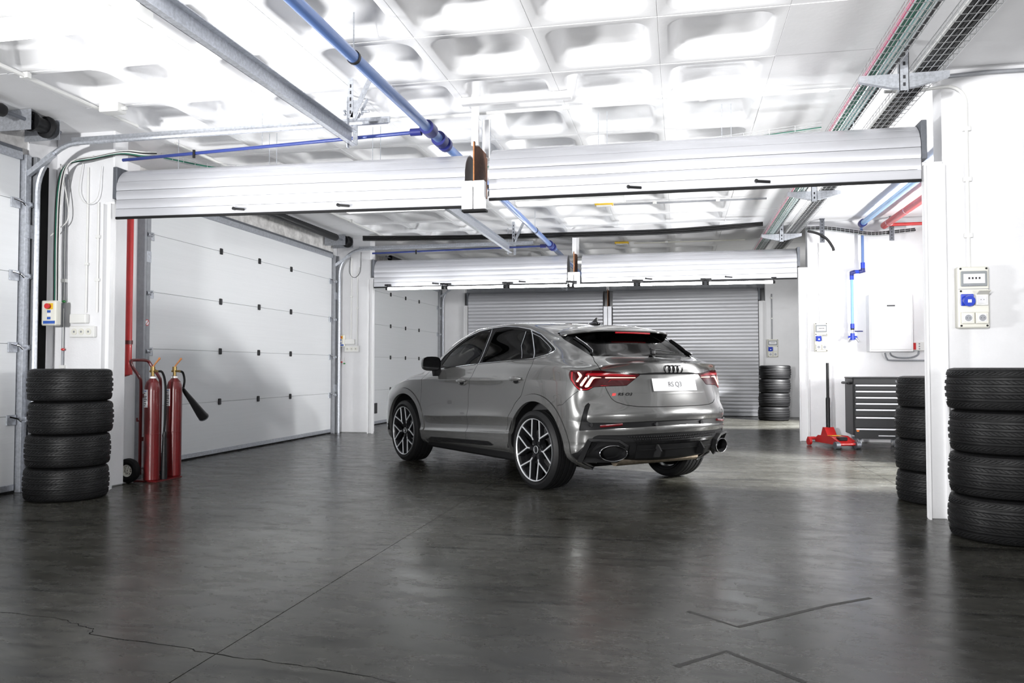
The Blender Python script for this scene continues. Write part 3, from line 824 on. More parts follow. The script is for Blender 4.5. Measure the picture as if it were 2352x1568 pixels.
class Shell:
    def __init__(s, S):
        nu, nv = S.shape[:2]
        T = np.roll(S, -1, 0) - np.roll(S, 1, 0)
        W = np.gradient(S, axis=1)
        W[:, -1] = np.roll(S[:, -2], 0, 0) * 0 + W[:, -1]
        N = np.cross(T, W)
        ln = np.linalg.norm(N, axis=2, keepdims=True)
        N = N / np.maximum(ln, 1e-12)
        N[:, -1] = (0, 0, 1)
        c = S.reshape(-1, 3).mean(0)
        if np.sum(N[:, :, 1] * S[:, :, 1]) < 0: N = -N
        N[:, -1] = (0, 0, 1)
        s.P = [tuple(p) for p in S.reshape(-1, 3)]
        s.N = [tuple(p) for p in N.reshape(-1, 3)]
        s.F = []; s.L = []
        for i in range(nu):
            j = (i + 1) % nu
            for k in range(nv - 1):
                s.F.append([i * nv + k, j * nv + k, j * nv + k + 1, i * nv + k + 1]); s.L.append('paint')
    def cut(s, g, label, src=('paint',), keep=None):
        """label the part of the src faces where g<0; g maps the vertex array to values"""
        P = np.array(s.P); G = list(g(P))
        K = keep(P) if keep is not None else None
        cache = {}
        nf = []; nl = []
        for f, l in zip(s.F, s.L):
            if l not in src or (K is not None and not all(K[i] for i in f if i < len(K))):
                nf.append(f); nl.append(l); continue
            sg = [G[i] < 0 for i in f]
            if not any(sg): nf.append(f); nl.append(l); continue
            if all(sg): nf.append(f); nl.append(label); continue
            a = []; b = []
            for q in range(len(f)):
                i, j = f[q], f[(q + 1) % len(f)]
                (a if sg[q] else b).append(i)
                if sg[q] != sg[(q + 1) % len(f)]:
                    key = (min(i, j), max(i, j))
                    if key not in cache:
                        t = G[key[0]] / (G[key[0]] - G[key[1]])
                        t = min(max(t, 0.), 1.)
                        p0, p1 = P[key[0]] if key[0] < len(P) else np.array(s.P[key[0]]), np.array(s.P[key[1]])
                        n0, n1 = np.array(s.N[key[0]]), np.array(s.N[key[1]])
                        nn = n0 + t * (n1 - n0); nn /= max(np.linalg.norm(nn), 1e-9)
                        cache[key] = len(s.P); s.P.append(tuple(p0 + t * (np.array(p1) - p0))); s.N.append(tuple(nn)); G.append(0.)
                    a.append(cache[key]); b.append(cache[key])
            if len(a) > 2: nf.append(a); nl.append(label)
            if len(b) > 2: nf.append(b); nl.append(l)
        s.F, s.L = nf, nl
    def gapped(s, g, label, src=('paint',), keep=None, w=.0028):
        s.cut(lambda P: g(P) - w, '_tmp', src, keep)
        s.cut(lambda P: g(P) + w, label, ('_tmp',), None)
        s.L = ['seam' if l == '_tmp' else l for l in s.L]
    def part(s, name, labels, material, parent, off=0., skirt=0., side=0):
        P, N = s.P, s.N
        fs = []
        for f, l in zip(s.F, s.L):
            if l in labels:
                if side:
                    if side * sum(P[i][1] for i in f) < 0: continue
                fs.append(f)
        if not fs: return None
        ids = {}; vs = []; ns = []
        for f in fs:
            for i in f:
                if i not in ids:
                    ids[i] = len(vs); p, n = P[i], N[i]
                    vs.append((p[0] + n[0] * off, p[1] + n[1] * off, p[2] + n[2] * off)); ns.append(n)
        out = [[ids[i] for i in f] for f in fs]
        if skirt:
            ec = {}
            for f in out:
                for q in range(len(f)):
                    a, b = f[q], f[(q + 1) % len(f)]
                    ec[(a, b)] = 1
            bd = [e for e in ec if (e[1], e[0]) not in ec]
            dup = {}
            nv0 = len(vs)
            inv = {v: k for k, v in ids.items()}
            def low(a):
                if a not in dup:
                    n = N[inv[a]]; p = vs[a]
                    dup[a] = (len(vs), len(vs) + 1)
                    vs.append(p); ns.append(None)
                    vs.append((p[0] - n[0] * skirt, p[1] - n[1] * skirt, p[2] - n[2] * skirt)); ns.append(None)
                return dup[a]
            for a, b in bd:
                A, B = low(a), low(b)
                out.append([B[0], A[0], A[1], B[1]])
        me = bpy.data.meshes.new(name)
        me.from_pydata(vs, [], out)
        if isinstance(material, str): material = MATS[material]
        me.materials.append(material)
        me.polygons.foreach_set('use_smooth', [True] * len(me.polygons))
        me.update()
        cn = [Vector(n) if n is not None else Vector(me.vertices[i].normal) for i, n in enumerate(ns)]
        me.normals_split_custom_set_from_vertices(cn)
        o = bpy.data.objects.new(name, me); COL.objects.link(o)
        o.parent = parent
        return o

DLO = [(1.899, 1.077), (1.034, 1.132), (.086, 1.174), (-.06, 1.205), (-.115, 1.226), (-.135, 1.249), (-.11, 1.268), (-.001, 1.321), (.168, 1.402),
       (.355, 1.457), (.572, 1.487), (.806, 1.504), (1.017, 1.497), (1.294, 1.475), (1.561, 1.424), (1.76, 1.326), (1.938, 1.224), (1.99, 1.155)]
G_FRONT = [(1.90, 1.125), (1.77, 1.102), (1.113, 1.141), (1.102, 1.475), (1.274, 1.460), (1.505, 1.418), (1.697, 1.328), (1.829, 1.238)]
G_REAR = [(1.028, 1.147), (.106, 1.183), (.351, 1.435), (.41, 1.441), (.70, 1.474), (.948, 1.476), (1.001, 1.451)]
G_QUART = [(.076, 1.183), (-.07, 1.225), (-.09, 1.241), (-.075, 1.26), (.013, 1.303), (.169, 1.375), (.31, 1.416)]
D_FRONT = [(1.07, 1.134), (1.126, 1.048), (1.168, .934), (1.212, .833), (1.214, .611), (1.245, .518), (1.25, .29), (2.336, .29), (2.312, .45),
           (2.286, .694), (2.236, .917), (2.22, .987), (2.15, 1.07), (1.93, 1.16), (1.7, 1.28), (1.5, 1.37), (1.08, 1.4)]
D_REAR = [(1.07, 1.134), (1.126, 1.048), (1.168, .934), (1.212, .833), (1.214, .611), (1.245, .518), (1.25, .29), (.44, .29), (.47, .38), (.50, .50), (.44, .64), (.33, .76),
          (.215, .835), (.162, .948), (.124, 1.028), (.06, 1.12), (.074, 1.163), (.2, 1.3), (.9, 1.4)]
BLADE = [(2.132, .288), (2.004, .333), (.814, .372), (.693, .336), (.926, .325), (1.455, .308), (1.955, .284)]
TAILGATE = [(1.2, 1.30), (.941, 1.183), (.919, 1.147), (.861, 1.111), (.832, 1.073), (.808, 1.042), (.792, .973), (.776, .925), (.742, .877), (.702, .829),
            (.649, .802), (.525, .775), (.384, .762), (.218, .758), (-.4, .757), (-.4, 1.6), (1.2, 1.6)]
TAIL = [(1.212, 1.042), (1.203, 1.06), (1.186, 1.068), (1.134, 1.068), (.834, 1.065), (.745, 1.059), (.364, 1.036), (.407, 1.01), (.53, .938), (.777, .933), (.908, .927), (.94, .915),
        (.978, .90), (1.079, .898), (1.135, .935), (1.20, .993), (1.212, 1.028)]
TAIL_LIT = [[(1.11, 1.054), (1.085, 1.056), (1.044, 1.025), (1.10, .963), (1.123, .973), (1.079, 1.015)],
            [(1.008, 1.013), (.977, 1.013), (1.05, .929), (1.079, .942)],
            [(.942, 1.013), (.812, 1.014), (.81, 1.004), (.896, 1.002), (.919, .992), (.973, .925), (1.03, .924), (1.007, .943)],
            [(.793, 1.012), (.421, 1.010), (.426, 1.002), (.793, 1.0)]]
TAIL_MID = [[(1.185, 1.055), (1.16, 1.055), (1.165, 1.0), (1.12, .94), (1.06, .91), (.985, .912), (.95, .928), (.78, .945), (.56, .948), (.545, .940), (.777, .936), (.908, .930), (.945, .918), (.978, .903), (1.077, .901), (1.13, .937), (1.19, .993)],
            [(.99, 1.045), (.80, 1.045), (.44, 1.03), (.42, 1.018), (.80, 1.022), (1.02, 1.024)],
            [(.72, .99), (.47, .99), (.53, .955), (.50, .982), (.71, .982), (.745, .955), (.76, .958)]]
STRIP = [(.966, .797), (1.006, .777), (1.045, .675), (1.082, .562), (.972, .567), (.72, .578), (.219, .594), (-.4, .604), (-.4, .642), (.218, .639), (.62, .632), (.955, .631), (.985, .65), (.97, .723), (.945, .785)]
VALANCE = [(1.6, .20), (1.35, .30), (1.269, .336), (1.098, .381), (.902, .513), (.854, .527), (.536, .527), (.219, .534), (-.4, .538), (-.4, 0), (1.6, 0)]
REARWIN = [(.74, 1.385), (.662, 1.382), (.648, 1.28), (.633, 1.215), (.619, 1.193), (.39, 1.188), (-.1, 1.188), (-.1, 1.6), (.74, 1.6)]
WINDSCREEN = [(-.1, 1.10), (.45, 1.105), (.665, 1.13), (.645, 1.22), (.615, 1.36), (.585, 1.45), (.55, 1.490), (.3, 1.505), (-.1, 1.51)]
ARCH_R, FLARE_R, WZ = .438, .503, .352
WB = 2.681

def build_car(loc, heading):
    car = thing('car', 'grey coupe style sport utility car with black alloy wheels, tail lights lit', 'car', loc, (0, 0, heading))
    S, U, V = car_surface()
    sh = Shell(S)
    ax = lambda P: np.abs(P[:, 1])
    wz = lambda P: (ax(P) + P[:, 0] + .8, P[:, 2])
    # wheel openings
    for fl, x0 in (('flare0', 0.), ('flare1', WB)):
        g = lambda P, x0=x0: np.hypot(P[:, 0] - x0, P[:, 2] - WZ)
        side = lambda P: (ax(P) > .58) & (P[:, 2] < 1.0)
        sh.gapped(lambda P: g(P) - FLARE_R, fl, keep=side, w=.0022)
        sh.cut(lambda P: g(P) - ARCH_R, 'hole', (fl,))
    rear = lambda P: P[:, 0] < -.02
    back = lambda P: P[:, 0] < -.25
    sidek = lambda P: ax(P) > .55
    sh.cut(lambda P: poly_sd(P[:, 0], P[:, 2], DLO), 'frame', keep=sidek)
    sh.cut(lambda P: poly_sd(P[:, 0], P[:, 2], G_FRONT), 'glass_f', ('frame',))
    sh.cut(lambda P: poly_sd(P[:, 0], P[:, 2], G_REAR), 'glass_r', ('frame',))
    sh.cut(lambda P: poly_sd(P[:, 0], P[:, 2], G_QUART), 'glass_q', ('frame',))
    sh.cut(lambda P: poly_sd(P[:, 0], P[:, 2], BLADE), 'blade', keep=sidek)
    sh.cut(lambda P: poly_sd(*wz(P), VALANCE), 'valance', keep=lambda P: P[:, 0] < -.30)
    sh.cut(lambda P: poly_sd(*wz(P), STRIP), 'strip', keep=back)
    sh.cut(lambda P: poly_sd(ax(P), P[:, 2], REARWIN), 'rearwin', keep=lambda P: (P[:, 0] < -.03) & (P[:, 2] > 1.15))
    sh.gapped(lambda P: poly_sd(*wz(P), TAIL), 'tail', keep=back, w=.0018)
    sh.cut(lambda P: poly_sd(*wz(P), [(.79, 1.064), (.79, .93), (.80, .93), (.80, 1.064)]), 'seam', ('tail',))
    for q in TAIL_LIT: sh.cut(lambda P: poly_sd(*wz(P), q), 'tail_lit', ('tail',))
    for q in TAIL_MID: sh.cut(lambda P: poly_sd(*wz(P), q), 'tail_mid', ('tail',))
    sh.gapped(lambda P: poly_sd(*wz(P), TAILGATE), 'tailgate', keep=lambda P: (P[:, 0] < -.2) & (P[:, 2] > .7))
    sh.cut(lambda P: poly_sd(ax(P), P[:, 2], [(-.1, 1.034), (.40, 1.030), (.37, 1.043), (.20, 1.050), (-.1, 1.050)]), 'seam', ('tailgate', 'paint'), keep=lambda P: P[:, 0] < -.6)
    sh.gapped(lambda P: poly_sd(P[:, 0], P[:, 2], D_FRONT), 'door_f', keep=sidek)
    sh.gapped(lambda P: poly_sd(P[:, 0], P[:, 2], D_REAR), 'door_r', keep=sidek)
    sh.cut(lambda P: poly_sd(ax(P), P[:, 2], WINDSCREEN), 'screen', keep=lambda P: P[:, 0] > 1.45)
    sh.cut(lambda P: poly_sd(ax(P), P[:, 2], [(-.1, .38), (.44, .40), (.50, .62), (.40, .72), (-.1, .74)]), 'grille', keep=lambda P: P[:, 0] > 3.2)
    sh.cut(lambda P: poly_sd(ax(P), P[:, 2], [(.50, .70), (.80, .71), (.83, .79), (.55, .765)]), 'headlamp', keep=lambda P: P[:, 0] > 3.1)
    sh.cut(lambda P: poly_sd(ax(P), P[:, 2], [(.56, .36), (.80, .38), (.78, .56), (.58, .54)]), 'intake', keep=lambda P: P[:, 0] > 3.1)
    def q(x0, x1, z): return None
    sh.part('body_shell', ('paint',), 'car_paint', car, skirt=.012)
    sh.part('seam', ('seam',), 'matt_black', car, off=-.007)
    for sd in (1, -1):
        sh.part('front_door', ('door_f',), 'car_paint', car, skirt=.012, side=sd)
        sh.part('rear_door', ('door_r',), 'car_paint', car, skirt=.012, side=sd)
        for fl in ('flare0', 'flare1'): sh.part('wheel_arch_trim', (fl,), 'car_paint', car, off=.009, skirt=.035, side=sd)
        sh.part('window_frame', ('frame',), 'trim_black', car, off=-.002, skirt=.01, side=sd)
        sh.part('front_window', ('glass_f',), 'glass_clear', car, off=-.006, side=sd)
        sh.part('rear_side_window', ('glass_r',), 'glass_dark', car, off=-.005, side=sd)
        sh.part('quarter_window', ('glass_q',), 'glass_dark', car, off=-.005, side=sd)
        sh.part('sill_blade', ('blade',), 'gloss_black', car, off=.006, skirt=.012, side=sd)
        tl = sh.part('tail_light', ('tail',), 'lamp_red', car, off=.002, skirt=.012, side=sd)
        sh.part('light_bar', ('tail_lit',), 'lamp_lit', tl, off=.0025, side=sd)
        sh.part('red_lens', ('tail_mid',), 'lamp_red_bright', tl, off=.0025, side=sd)
        sh.part('headlight', ('headlamp',), 'clear_grey', car, off=-.002, skirt=.01, side=sd)
        sh.part('air_intake', ('intake',), 'matt_black', car, off=-.01, side=sd)
    sh.part('tailgate', ('tailgate',), 'car_paint', car, skirt=.012)
    sh.part('rear_window', ('rearwin',), 'glass_dark', car, off=-.003)
    sh.part('windscreen', ('screen',), 'glass_clear', car, off=-.003)
    sh.part('front_grille', ('grille',), 'satin_black', car, off=-.008)
    sh.part('lower_valance', ('valance',), 'satin_black', car, off=-.006, skirt=.012)
    sh.part('bumper_trim', ('strip',), 'trim_black', car, off=-.008)
    # surface lookups
    bv = BVHTree.FromPolygons([Vector(p) for p in sh.P], [f for f, l in zip(sh.F, sh.L)])
    def on_side(x, z, sgn=1, lift=0.):
        h = bv.ray_cast(Vector((x, 2. * sgn, z)), Vector((0, -sgn, 0)))
        return h[0] + (h[1] if h[1].y * sgn > 0 else -h[1]) * lift if h[0] else Vector((x, .85 * sgn, z))
    def on_rear(y, z, lift=0.):
        h = bv.ray_cast(Vector((-3., y, z)), Vector((1, 0, 0)))
        n = h[1] if h[1].x < 0 else -h[1]
        return h[0] + n * lift
    def on_top(x, y):
        for e in (0., .003, .008, .02, .04):
            h = bv.ray_cast(Vector((x + 1e-4, y + (e + 1e-4) * (1 if y < .3 else -1), 3.)), Vector((0, 0, -1)))[0]
            if h: return Vector((x, y, h.z))
        return Vector((x, y, 1.4))
    def dens(poly, step=.03, closed=True):
        out = []
        m = len(poly)
        for i in range(m if closed else m - 1):
            a = poly[i]; b = poly[(i + 1) % m]; L = math.dist(a, b); k = max(1, int(L / step))
            for j in range(k):
                t = j / k; out.append(tuple(a[c] + (b[c] - a[c]) * t for c in range(len(a))))
        if not closed: out.append(poly[-1])
        return out
    for sd in (1, -1):
        # bright window surround, its inner lines and the seams that end in the open
        m = MB(); m.tube([on_side(x, z, sd, .001) for x, z in dens(DLO)], .0062, 8, closed=True)
        m.build('window_trim', 'chrome', car)
        for ln, rr in (([(1.055, 1.14), (1.06, 1.49)], .0022), ([(.09, 1.18), (.335, 1.445)], .0045),
                       ([(-.07, 1.229), (-.085, 1.242), (-.07, 1.262), (.013, 1.306), (.169, 1.378), (.31, 1.42)], .0025), ([(.42, 1.44), (.40, 1.30), (.29, 1.18)], .0022)):
            m = MB(); m.tube([on_side(x, z, sd, .002) for x, z in dens(ln, .03, False)], rr, 6)
            m.build('window_divider', 'grey_steel', car)
        m = MB()
        pts = []
        for x, z in [(-.563, .894), (-.53, .866), (-.503, .841), (-.46, .808), (-.419, .775), (-.349, .765)]:
            pts.append(on_side(x, z, sd, -.0012))
        m.tube(pts, .0028, 6)
        m.build('fender_seam', 'matt_black', car)
        # door handles
        for hx, hz in ((1.305, .957), (.300, .987)):
            c = on_side(hx, hz, sd)
            h = thing('door_handle', '', '', (c.x, c.y, c.z)); del h['label']; del h['category']; h.parent = car
            m = MB(); m.sphere((0, -.006 * sd, -.012), 1., 20, (.092, .012, .040)); m.build('recess', 'car_paint', h)
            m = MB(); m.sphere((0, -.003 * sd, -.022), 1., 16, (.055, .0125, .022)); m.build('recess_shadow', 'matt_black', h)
            m = MB()
            n = 14
            prof = [(-.098 + .196 * i / n) for i in range(n + 1)]
            ring = []
            for i, t in enumerate(prof):
                k = 1 - (abs(t) / .102) ** 3.0
                zz = .020 * max(k, .12) ** .7; out = .012 + .026 * max(1 - (abs(t) / .1) ** 2.2, 0)
                ring.append([(t, sd * (out + .008 * math.cos(a)), .002 + zz * math.sin(a)) for a in [2 * PI * q_ / 10 for q_ in range(10)]])
            vs = [v for r_ in ring for v in r_]
            fs = [(i * 10 + k, i * 10 + (k + 1) % 10, (i + 1) * 10 + (k + 1) % 10, (i + 1) * 10 + k) for i in range(n) for k in range(10)]
            fs += [tuple(range(10)), tuple(range(n * 10, n * 10 + 10))]
            m.add(vs, fs); m.build('grip', 'car_paint', h)
        # mirrors
        mr = thing('wing_mirror', '', '', (1.86, 1.005 * sd, 1.135)); del mr['label']; del mr['category']; mr.parent = car
        m = MB(); vs = []; fs = []
        n1, n2 = 10, 20
        for i in range(n1 + 1):
            t = i / n1
            for k in range(n2):
                a = 2 * PI * k / n2
                cy_, cz_ = math.cos(a), math.sin(a)
                e = .62
                yy = .118 * (abs(cy_) ** e) * (1 if cy_ > 0 else -1); zz = .078 * (abs(cz_) ** e) * (1 if cz_ > 0 else -1)
                k2 = (1 - t ** 2.2) ** .5 if t < 1 else 0.02
                k2 = max(k2, .05)
                vs.append((-.06 + .15 * t - .03 * sd * (yy * sd) / .118 * sd * .6, yy * (.90 + .10 * k2) * (k2 * .85 + .15), zz * k2))
        for i in range(n1):
            for k in range(n2):
                fs.append((i * n2 + k, i * n2 + (k + 1) % n2, (i + 1) * n2 + (k + 1) % n2, (i + 1) * n2 + k))
        fs.append(tuple(range(n1 * n2, n1 * n2 + n2)))
        m.add(vs, fs); m.build('mirror_housing', 'gloss_black', mr)
        m = MB(); m.add([(v[0] + .008, v[1] * .93, v[2] * .92) for v in vs[:n2]], [tuple(range(n2))]); m.build('mirror_glass', 'gloss_black', mr)
        m = MB(); m.prism([(-.03, -.05), (.05, -.05), (.02, -.135), (-.01, -.135)], -.125 * sd, -.05 * sd, 'y'); m.build('mirror_foot', 'trim_black', mr)
        # exhaust outlets and their surrounds
        ex = thing('exhaust_outlet', '', '', (-.745, .652 * sd, .375)); del ex['label']; del ex['category']; ex.parent = car
        tilt = .18 * sd
        def ell(x, a, b, n=28): return [(x + tilt * .0 + (math.cos(t) * a) * .35 * sd, math.cos(t) * a, math.sin(t) * b) for t in [2 * PI * i / n for i in range(n)]]
        m = MB(); vs = ell(.16, .108, .058) + ell(-.03, .118, .066) + ell(-.036, .112, .061) + ell(-.02, .106, .056) + ell(.14, .098, .05)
        n = 28; m.add(vs, [(r_ * n + k, r_ * n + (k + 1) % n, (r_ + 1) * n + (k + 1) % n, (r_ + 1) * n + k) for r_ in range(4) for k in range(n)] + [tuple(range(4 * n, 5 * n))])
        m.build('tip', 'trim_black', ex)
        m = MB(); m.tube(ell(-.034, .116, .0645), .003, 6, closed=True); m.build('tip_rim', 'chrome', ex)
        # facetted frame round the outlet
        fr = [(-.165, .118), (-.12, .122), (.06, .112), (.135, .065), (.13, -.02), (.09, -.085), (-.19, -.09)]
        sgn = -sd
        m = MB(); outer = [(a * sgn, b) for a, b in fr]
        def xs(y, z, lift): return on_rear(max(-.86, min(.86, .652 * sd + y)), max(.325, min(.60, .38 + z)), lift)
        A = [xs(a, b, .035) for a, b in outer]; B = [xs(a, b, -.05) for a, b in outer]; C = [xs(a * .86, b * .84, .040) for a, b in outer]
        D = [xs(a * .80, b * .78, .0) for a, b in outer]
        base = Vector((-.745, .652 * sd, .375)); n = len(outer)
        vs = [tuple(p - base) for p in B + A + C + D]
        m.add(vs, [(r_ * n + k, r_ * n + (k + 1) % n, (r_ + 1) * n + (k + 1) % n, (r_ + 1) * n + k) for r_ in range(3) for k in range(n)] + [tuple(range(3 * n, 4 * n))])
        m.build('surround', 'satin_black', ex, 20)
        # slanted side vent beside the surround
        m = MB(); v4 = [(.90, .375), (.845, .376), (.755, .46), (.79, .47)]
        pa = [on_rear(min(y, .80) * sd, z, .012) for y, z in v4]; pb = [on_rear(min(y, .80) * sd, z, -.02) for y, z in v4]
        m.add([tuple(p) for p in pa + pb], [(0, 1, 2, 3), (0, 4, 5, 1), (1, 5, 6, 2), (2, 6, 7, 3), (3, 7, 4, 0)]); m.build('side_vent', 'gloss_black', car, 20)
        # reflectors and parking sensors
        m = MB(); pts = [on_rear(y * sd, z, .001) for y, z in ((.74, .600), (.70, .603), (.60, .612), (.57, .616))]
        for a, b in zip(pts[:-1], pts[1:]): m.cyl(a, b, .011, 10)
        m.build('reflector', 'reflector_red', car)
        for yy in (.80, .27):
            p = on_rear(yy * sd, .612, 0)
            m = MB(); m.cyl(p + Vector((-.006, 0, 0)), p + Vector((.02, 0, 0)), .016, 14); m.build('parking_sensor', 'black_plastic', car)
    # diffuser: honeycomb strip, shelf, fins
    m = MB()
    for row in range(2):
        zz = .508 - .022 * row
        k = 23 - row
        for i in range(-k, k + 1):
            y = i * .0225 + (.0112 if row else 0)
            if abs(y) > (.52 if row == 0 else .47): continue
            p = on_rear(y, zz, .004)
            a = math.copysign(.285 * 2.4 / .85 * (abs(y) / .85) ** 1.4, y)
            m.box(tuple(p), (.010, .014, .012), .002, Matrix.Rotation(-a, 3, 'Z') @ Matrix.Rotation(.6, 3, 'Y'))
    stuff(m.build('honeycomb_strip', 'satin_black', car))
    def band(name, zt, zb, ymax, lift, material, n=30, taper=0.):
        m = MB(); vs = []
        for i in range(n + 1):
            y = -ymax + 2 * ymax * i / n
            t = on_rear(y, zt - taper * (abs(y) / ymax) ** 3 * 0, lift); b = on_rear(y * .97, zb, lift)
            t2 = on_rear(y, zt, -.01); b2 = on_rear(y * .97, zb, -.01)
            vs += [tuple(t2), tuple(t), tuple(b), tuple(b2)]
        m.add(vs, [(i * 4 + k, i * 4 + k + 1, (i + 1) * 4 + k + 1, (i + 1) * 4 + k) for i in range(n) for k in range(3)] + [(0, 1, 2, 3), (n * 4, n * 4 + 1, n * 4 + 2, n * 4 + 3)])
        return m.build(name, material, car, 25)
    band('diffuser_frame', .470, .455, .46, .018, 'gloss_black')
    band('diffuser_panel', .440, .33, .44, .012, 'satin_black')
    band('diffuser_lip', .405, .398, .43, .020, 'satin_black')
    for y in (.256, 0., -.256):
        if y == 0: continue
        p = on_rear(y, .44, .012); q_ = on_rear(y, .33, .0)
        m = MB(); m.prism([(p.x + .03, .445), (p.x - .012, .44), (p.x - .055, .385), (p.x - .035, .335), (q_.x + .04, .32)], y - .007, y + .007, 'y')
        m.build('diffuser_fin', 'satin_black', car, 20)
    # plate, badges
    th = math.atan2(.028, .11)
    pl = thing('number_plate', '', '', (-.838, 0, .944)); del pl['label']; del pl['category']; pl.parent = car
    pl.rotation_euler = (0, th, 0)
    m = MB(); m.box((0, 0, 0), (.006, .52, .112), .0025); m.build('plate', 'label_white', pl)
    text_mesh('plate_text', 'RS Q3', .062, 'ink', pl, (-.0045, 0, .0), (R(90), 0, R(-90)), .0006)
    emb = thing('ring_emblem', '', '', (0, 0, 0)); del emb['label']; del emb['category']; emb.parent = car
    for i in range(4):
        yc = .0735 - .049 * i
        c = on_rear(yc, 1.078, .004)
        m = MB(); m.tube([(c.x - .02 * (math.sin(t)) * .10, yc + .0335 * math.cos(t), 1.078 + .0335 * math.sin(t)) for t in [2 * PI * k / 32 for k in range(32)]], .0042, 6, closed=True)
        m.build('ring', 'gloss_black', emb)
    bd = thing('model_badge', '', '', (0, 0, 0)); del bd['label']; del bd['category']; bd.parent = car
    p = on_rear(.525, .862, .010); a = math.atan2(on_rear(.46, .87).x - on_rear(.57, .87).x, .11)
    text_mesh('badge_text', 'RS Q3', .038, 'gloss_black', bd, (p.x, p.y - .014, p.z), (R(90 + 12), 0, R(-90) + a), .002, shear=.25, sx=1.25)
    p2 = on_rear(.60, .858, .002)
    m = MB(); m.add([(0, .018, -.017), (0, -.014, -.017), (0, -.022, .017), (0, .010, .017), (.004, .018, -.017), (.004, -.014, -.017), (.004, -.022, .017), (.004, .010, .017)],
                    [(0, 1, 2, 3), (4, 7, 6, 5), (0, 4, 5, 1), (1, 5, 6, 2), (2, 6, 7, 3), (3, 7, 4, 0)])
    o = m.build('badge_rhomb', 'red_plastic', bd, 0); o.location = p2; o.rotation_euler = (0, 0, a)
    # roof spoiler
    n = 36; vs = []
    for i in range(n + 1):
        t = -1 + 2 * i / n; y = .648 * t; k = abs(t)
        xt = -.315 + .06 * k ** 2 + .215 * k ** 6; zt = 1.442 - .016 * k ** 2 - .026 * k ** 6
        xf = .10 - .03 * k ** 2 - .06 * k ** 8
        f0 = on_top(xf, y); mid = on_top(max(xf - .14, -.10), y)
        zm = max(mid.z + .006, (f0.z * .45 + zt * .55) + .010)
        xm = xf * .45 + xt * .55
        ub = on_top(min(-.10, xt + .12), y * .97)
        vs += [(f0.x, y, f0.z - .002), (xf - .02, y, f0.z + .001), (xm, y, zm), (xt + .012, y, zt + .002), (xt, y, zt - .006), (xt + .008, y, zt - .016), (ub.x, y * .985, ub.z + .004)]
    m = MB(); m.add(vs, [(i * 7 + k, i * 7 + k + 1, (i + 1) * 7 + k + 1, (i + 1) * 7 + k) for i in range(n) for k in range(6)] + [tuple(range(7)), tuple(range(n * 7, n * 7 + 7))])
    m.build('roof_spoiler', 'car_paint', car, 40)
    m = MB(); pts = [(-.315 + .05 * (abs(y) / .655) ** 2 + .012, y, 1.440 - .020 * (abs(y) / .655) ** 2 - .024) for y in [-.21 + .42 * i / 12 for i in range(13)]]
    m.tube(pts, .008, 8); m.build('high_brake_light', 'lamp_red_bright', car)
    for sd in (1, -1):   # black blade at each side of the rear window
        e = [(-.10, .655, 1.365), (-.27, .640, 1.292), (-.40, .622, 1.232), (-.46, .612, 1.205)]
        f = [(-.20, .585, 1.352), (-.335, .575, 1.283), (-.44, .580, 1.228), (-.475, .605, 1.205)]
        m = MB(); vs = []
        for a, b in zip(e, f):
            b2 = on_rear(b[1] * sd, b[2], .022); a2 = on_rear((b[1] + .22 * (a[1] - b[1])) * sd, b[2] + .22 * (a[2] - b[2]), .006)
            vs += [tuple(a2), tuple(b2), (b2.x + .04, b2.y, b2.z - .01)]
        m.add(vs, [(i * 3 + k, i * 3 + k + 1, (i + 1) * 3 + k + 1, (i + 1) * 3 + k) for i in range(3) for k in range(2)] + [(0, 1, 2), (9, 10, 11)])
        m.build('window_blade', 'trim_black', car, 30)
        m = MB(); m.tube([vs[0 * 3 + 1], vs[3 + 1], vs[6 + 1], vs[9 + 1]], .0035, 6); m.build('blade_edge', 'chrome', car)
    # wiper, aerial
    wp = thing('rear_wiper', '', '', (0, 0, 0)); del wp['label']; del wp['category']; wp.parent = car
    a = on_rear(-.02, 1.205, .02)
    m = MB(); m.box(tuple(a + Vector((0, -.005, .01))), (.05, .045, .05), .012); m.build('wiper_hub', 'satin_black', wp)
    m = MB(); pts = [on_rear(y, z, l) for y, z, l in ((-.01, 1.222, .045), (-.10, 1.222, .045), (-.22, 1.214, .035), (-.30, 1.208, .03))]
    m.tube(pts, [.013, .012, .009, .006], 8); m.build('wiper_arm', 'satin_black', wp)
    m = MB(); pts = [on_rear(y, z, .012) for y, z in ((-.08, 1.208), (-.2, 1.204), (-.34, 1.200), (-.40, 1.198))]; m.tube(pts, .006, 6); m.build('wiper_blade', 'black_rubber', wp)
    an = thing('roof_aerial', '', '', tuple(on_top(.27, 0.))); del an['label']; del an['category']; an.parent = car
    m = MB(); m.sphere((0, 0, .004), 1., 14, (.095, .034, .022)); m.build('aerial_base', 'gloss_black', an)
    m = MB(); fin = [(.06, .012), (-.05, .012), (-.052, .062), (-.042, .066), (-.020, .055), (.02, .028)]
    m.prism(fin, -.007, .007, 'y'); m.build('aerial_fin', 'gloss_black', an, 25)
    # underside
    m = MB(); m.bx(-.30, 3.2, -.60, .60, .20, .28, .03); m.bx(.45, 2.22, -.84, .84, .205, .29, .02); m.build('underbody', 'matt_black', car)
    m = MB(); m.cyl((-.68, .56, .300), (-.68, -.40, .300), .046, 18); m.build('silencer', 'exhaust_steel', car)
    for x0 in (0., WB):
        for sd in (1, -1):
            m = MB()
            pr = [(x0 + .445 * math.cos(t), WZ + .445 * math.sin(t)) for t in [R(-2 + 184 * i / 26) for i in range(27)]]
            vs = [(x, .912 * sd, z) for x, z in pr] + [(x, .58 * sd, z) for x, z in pr]
            m.add(vs, [(i, i + 1, 28 + i, 27 + i) for i in range(26)] + [tuple(range(27, 54))]); m.build('wheel_well', 'matt_black', car)
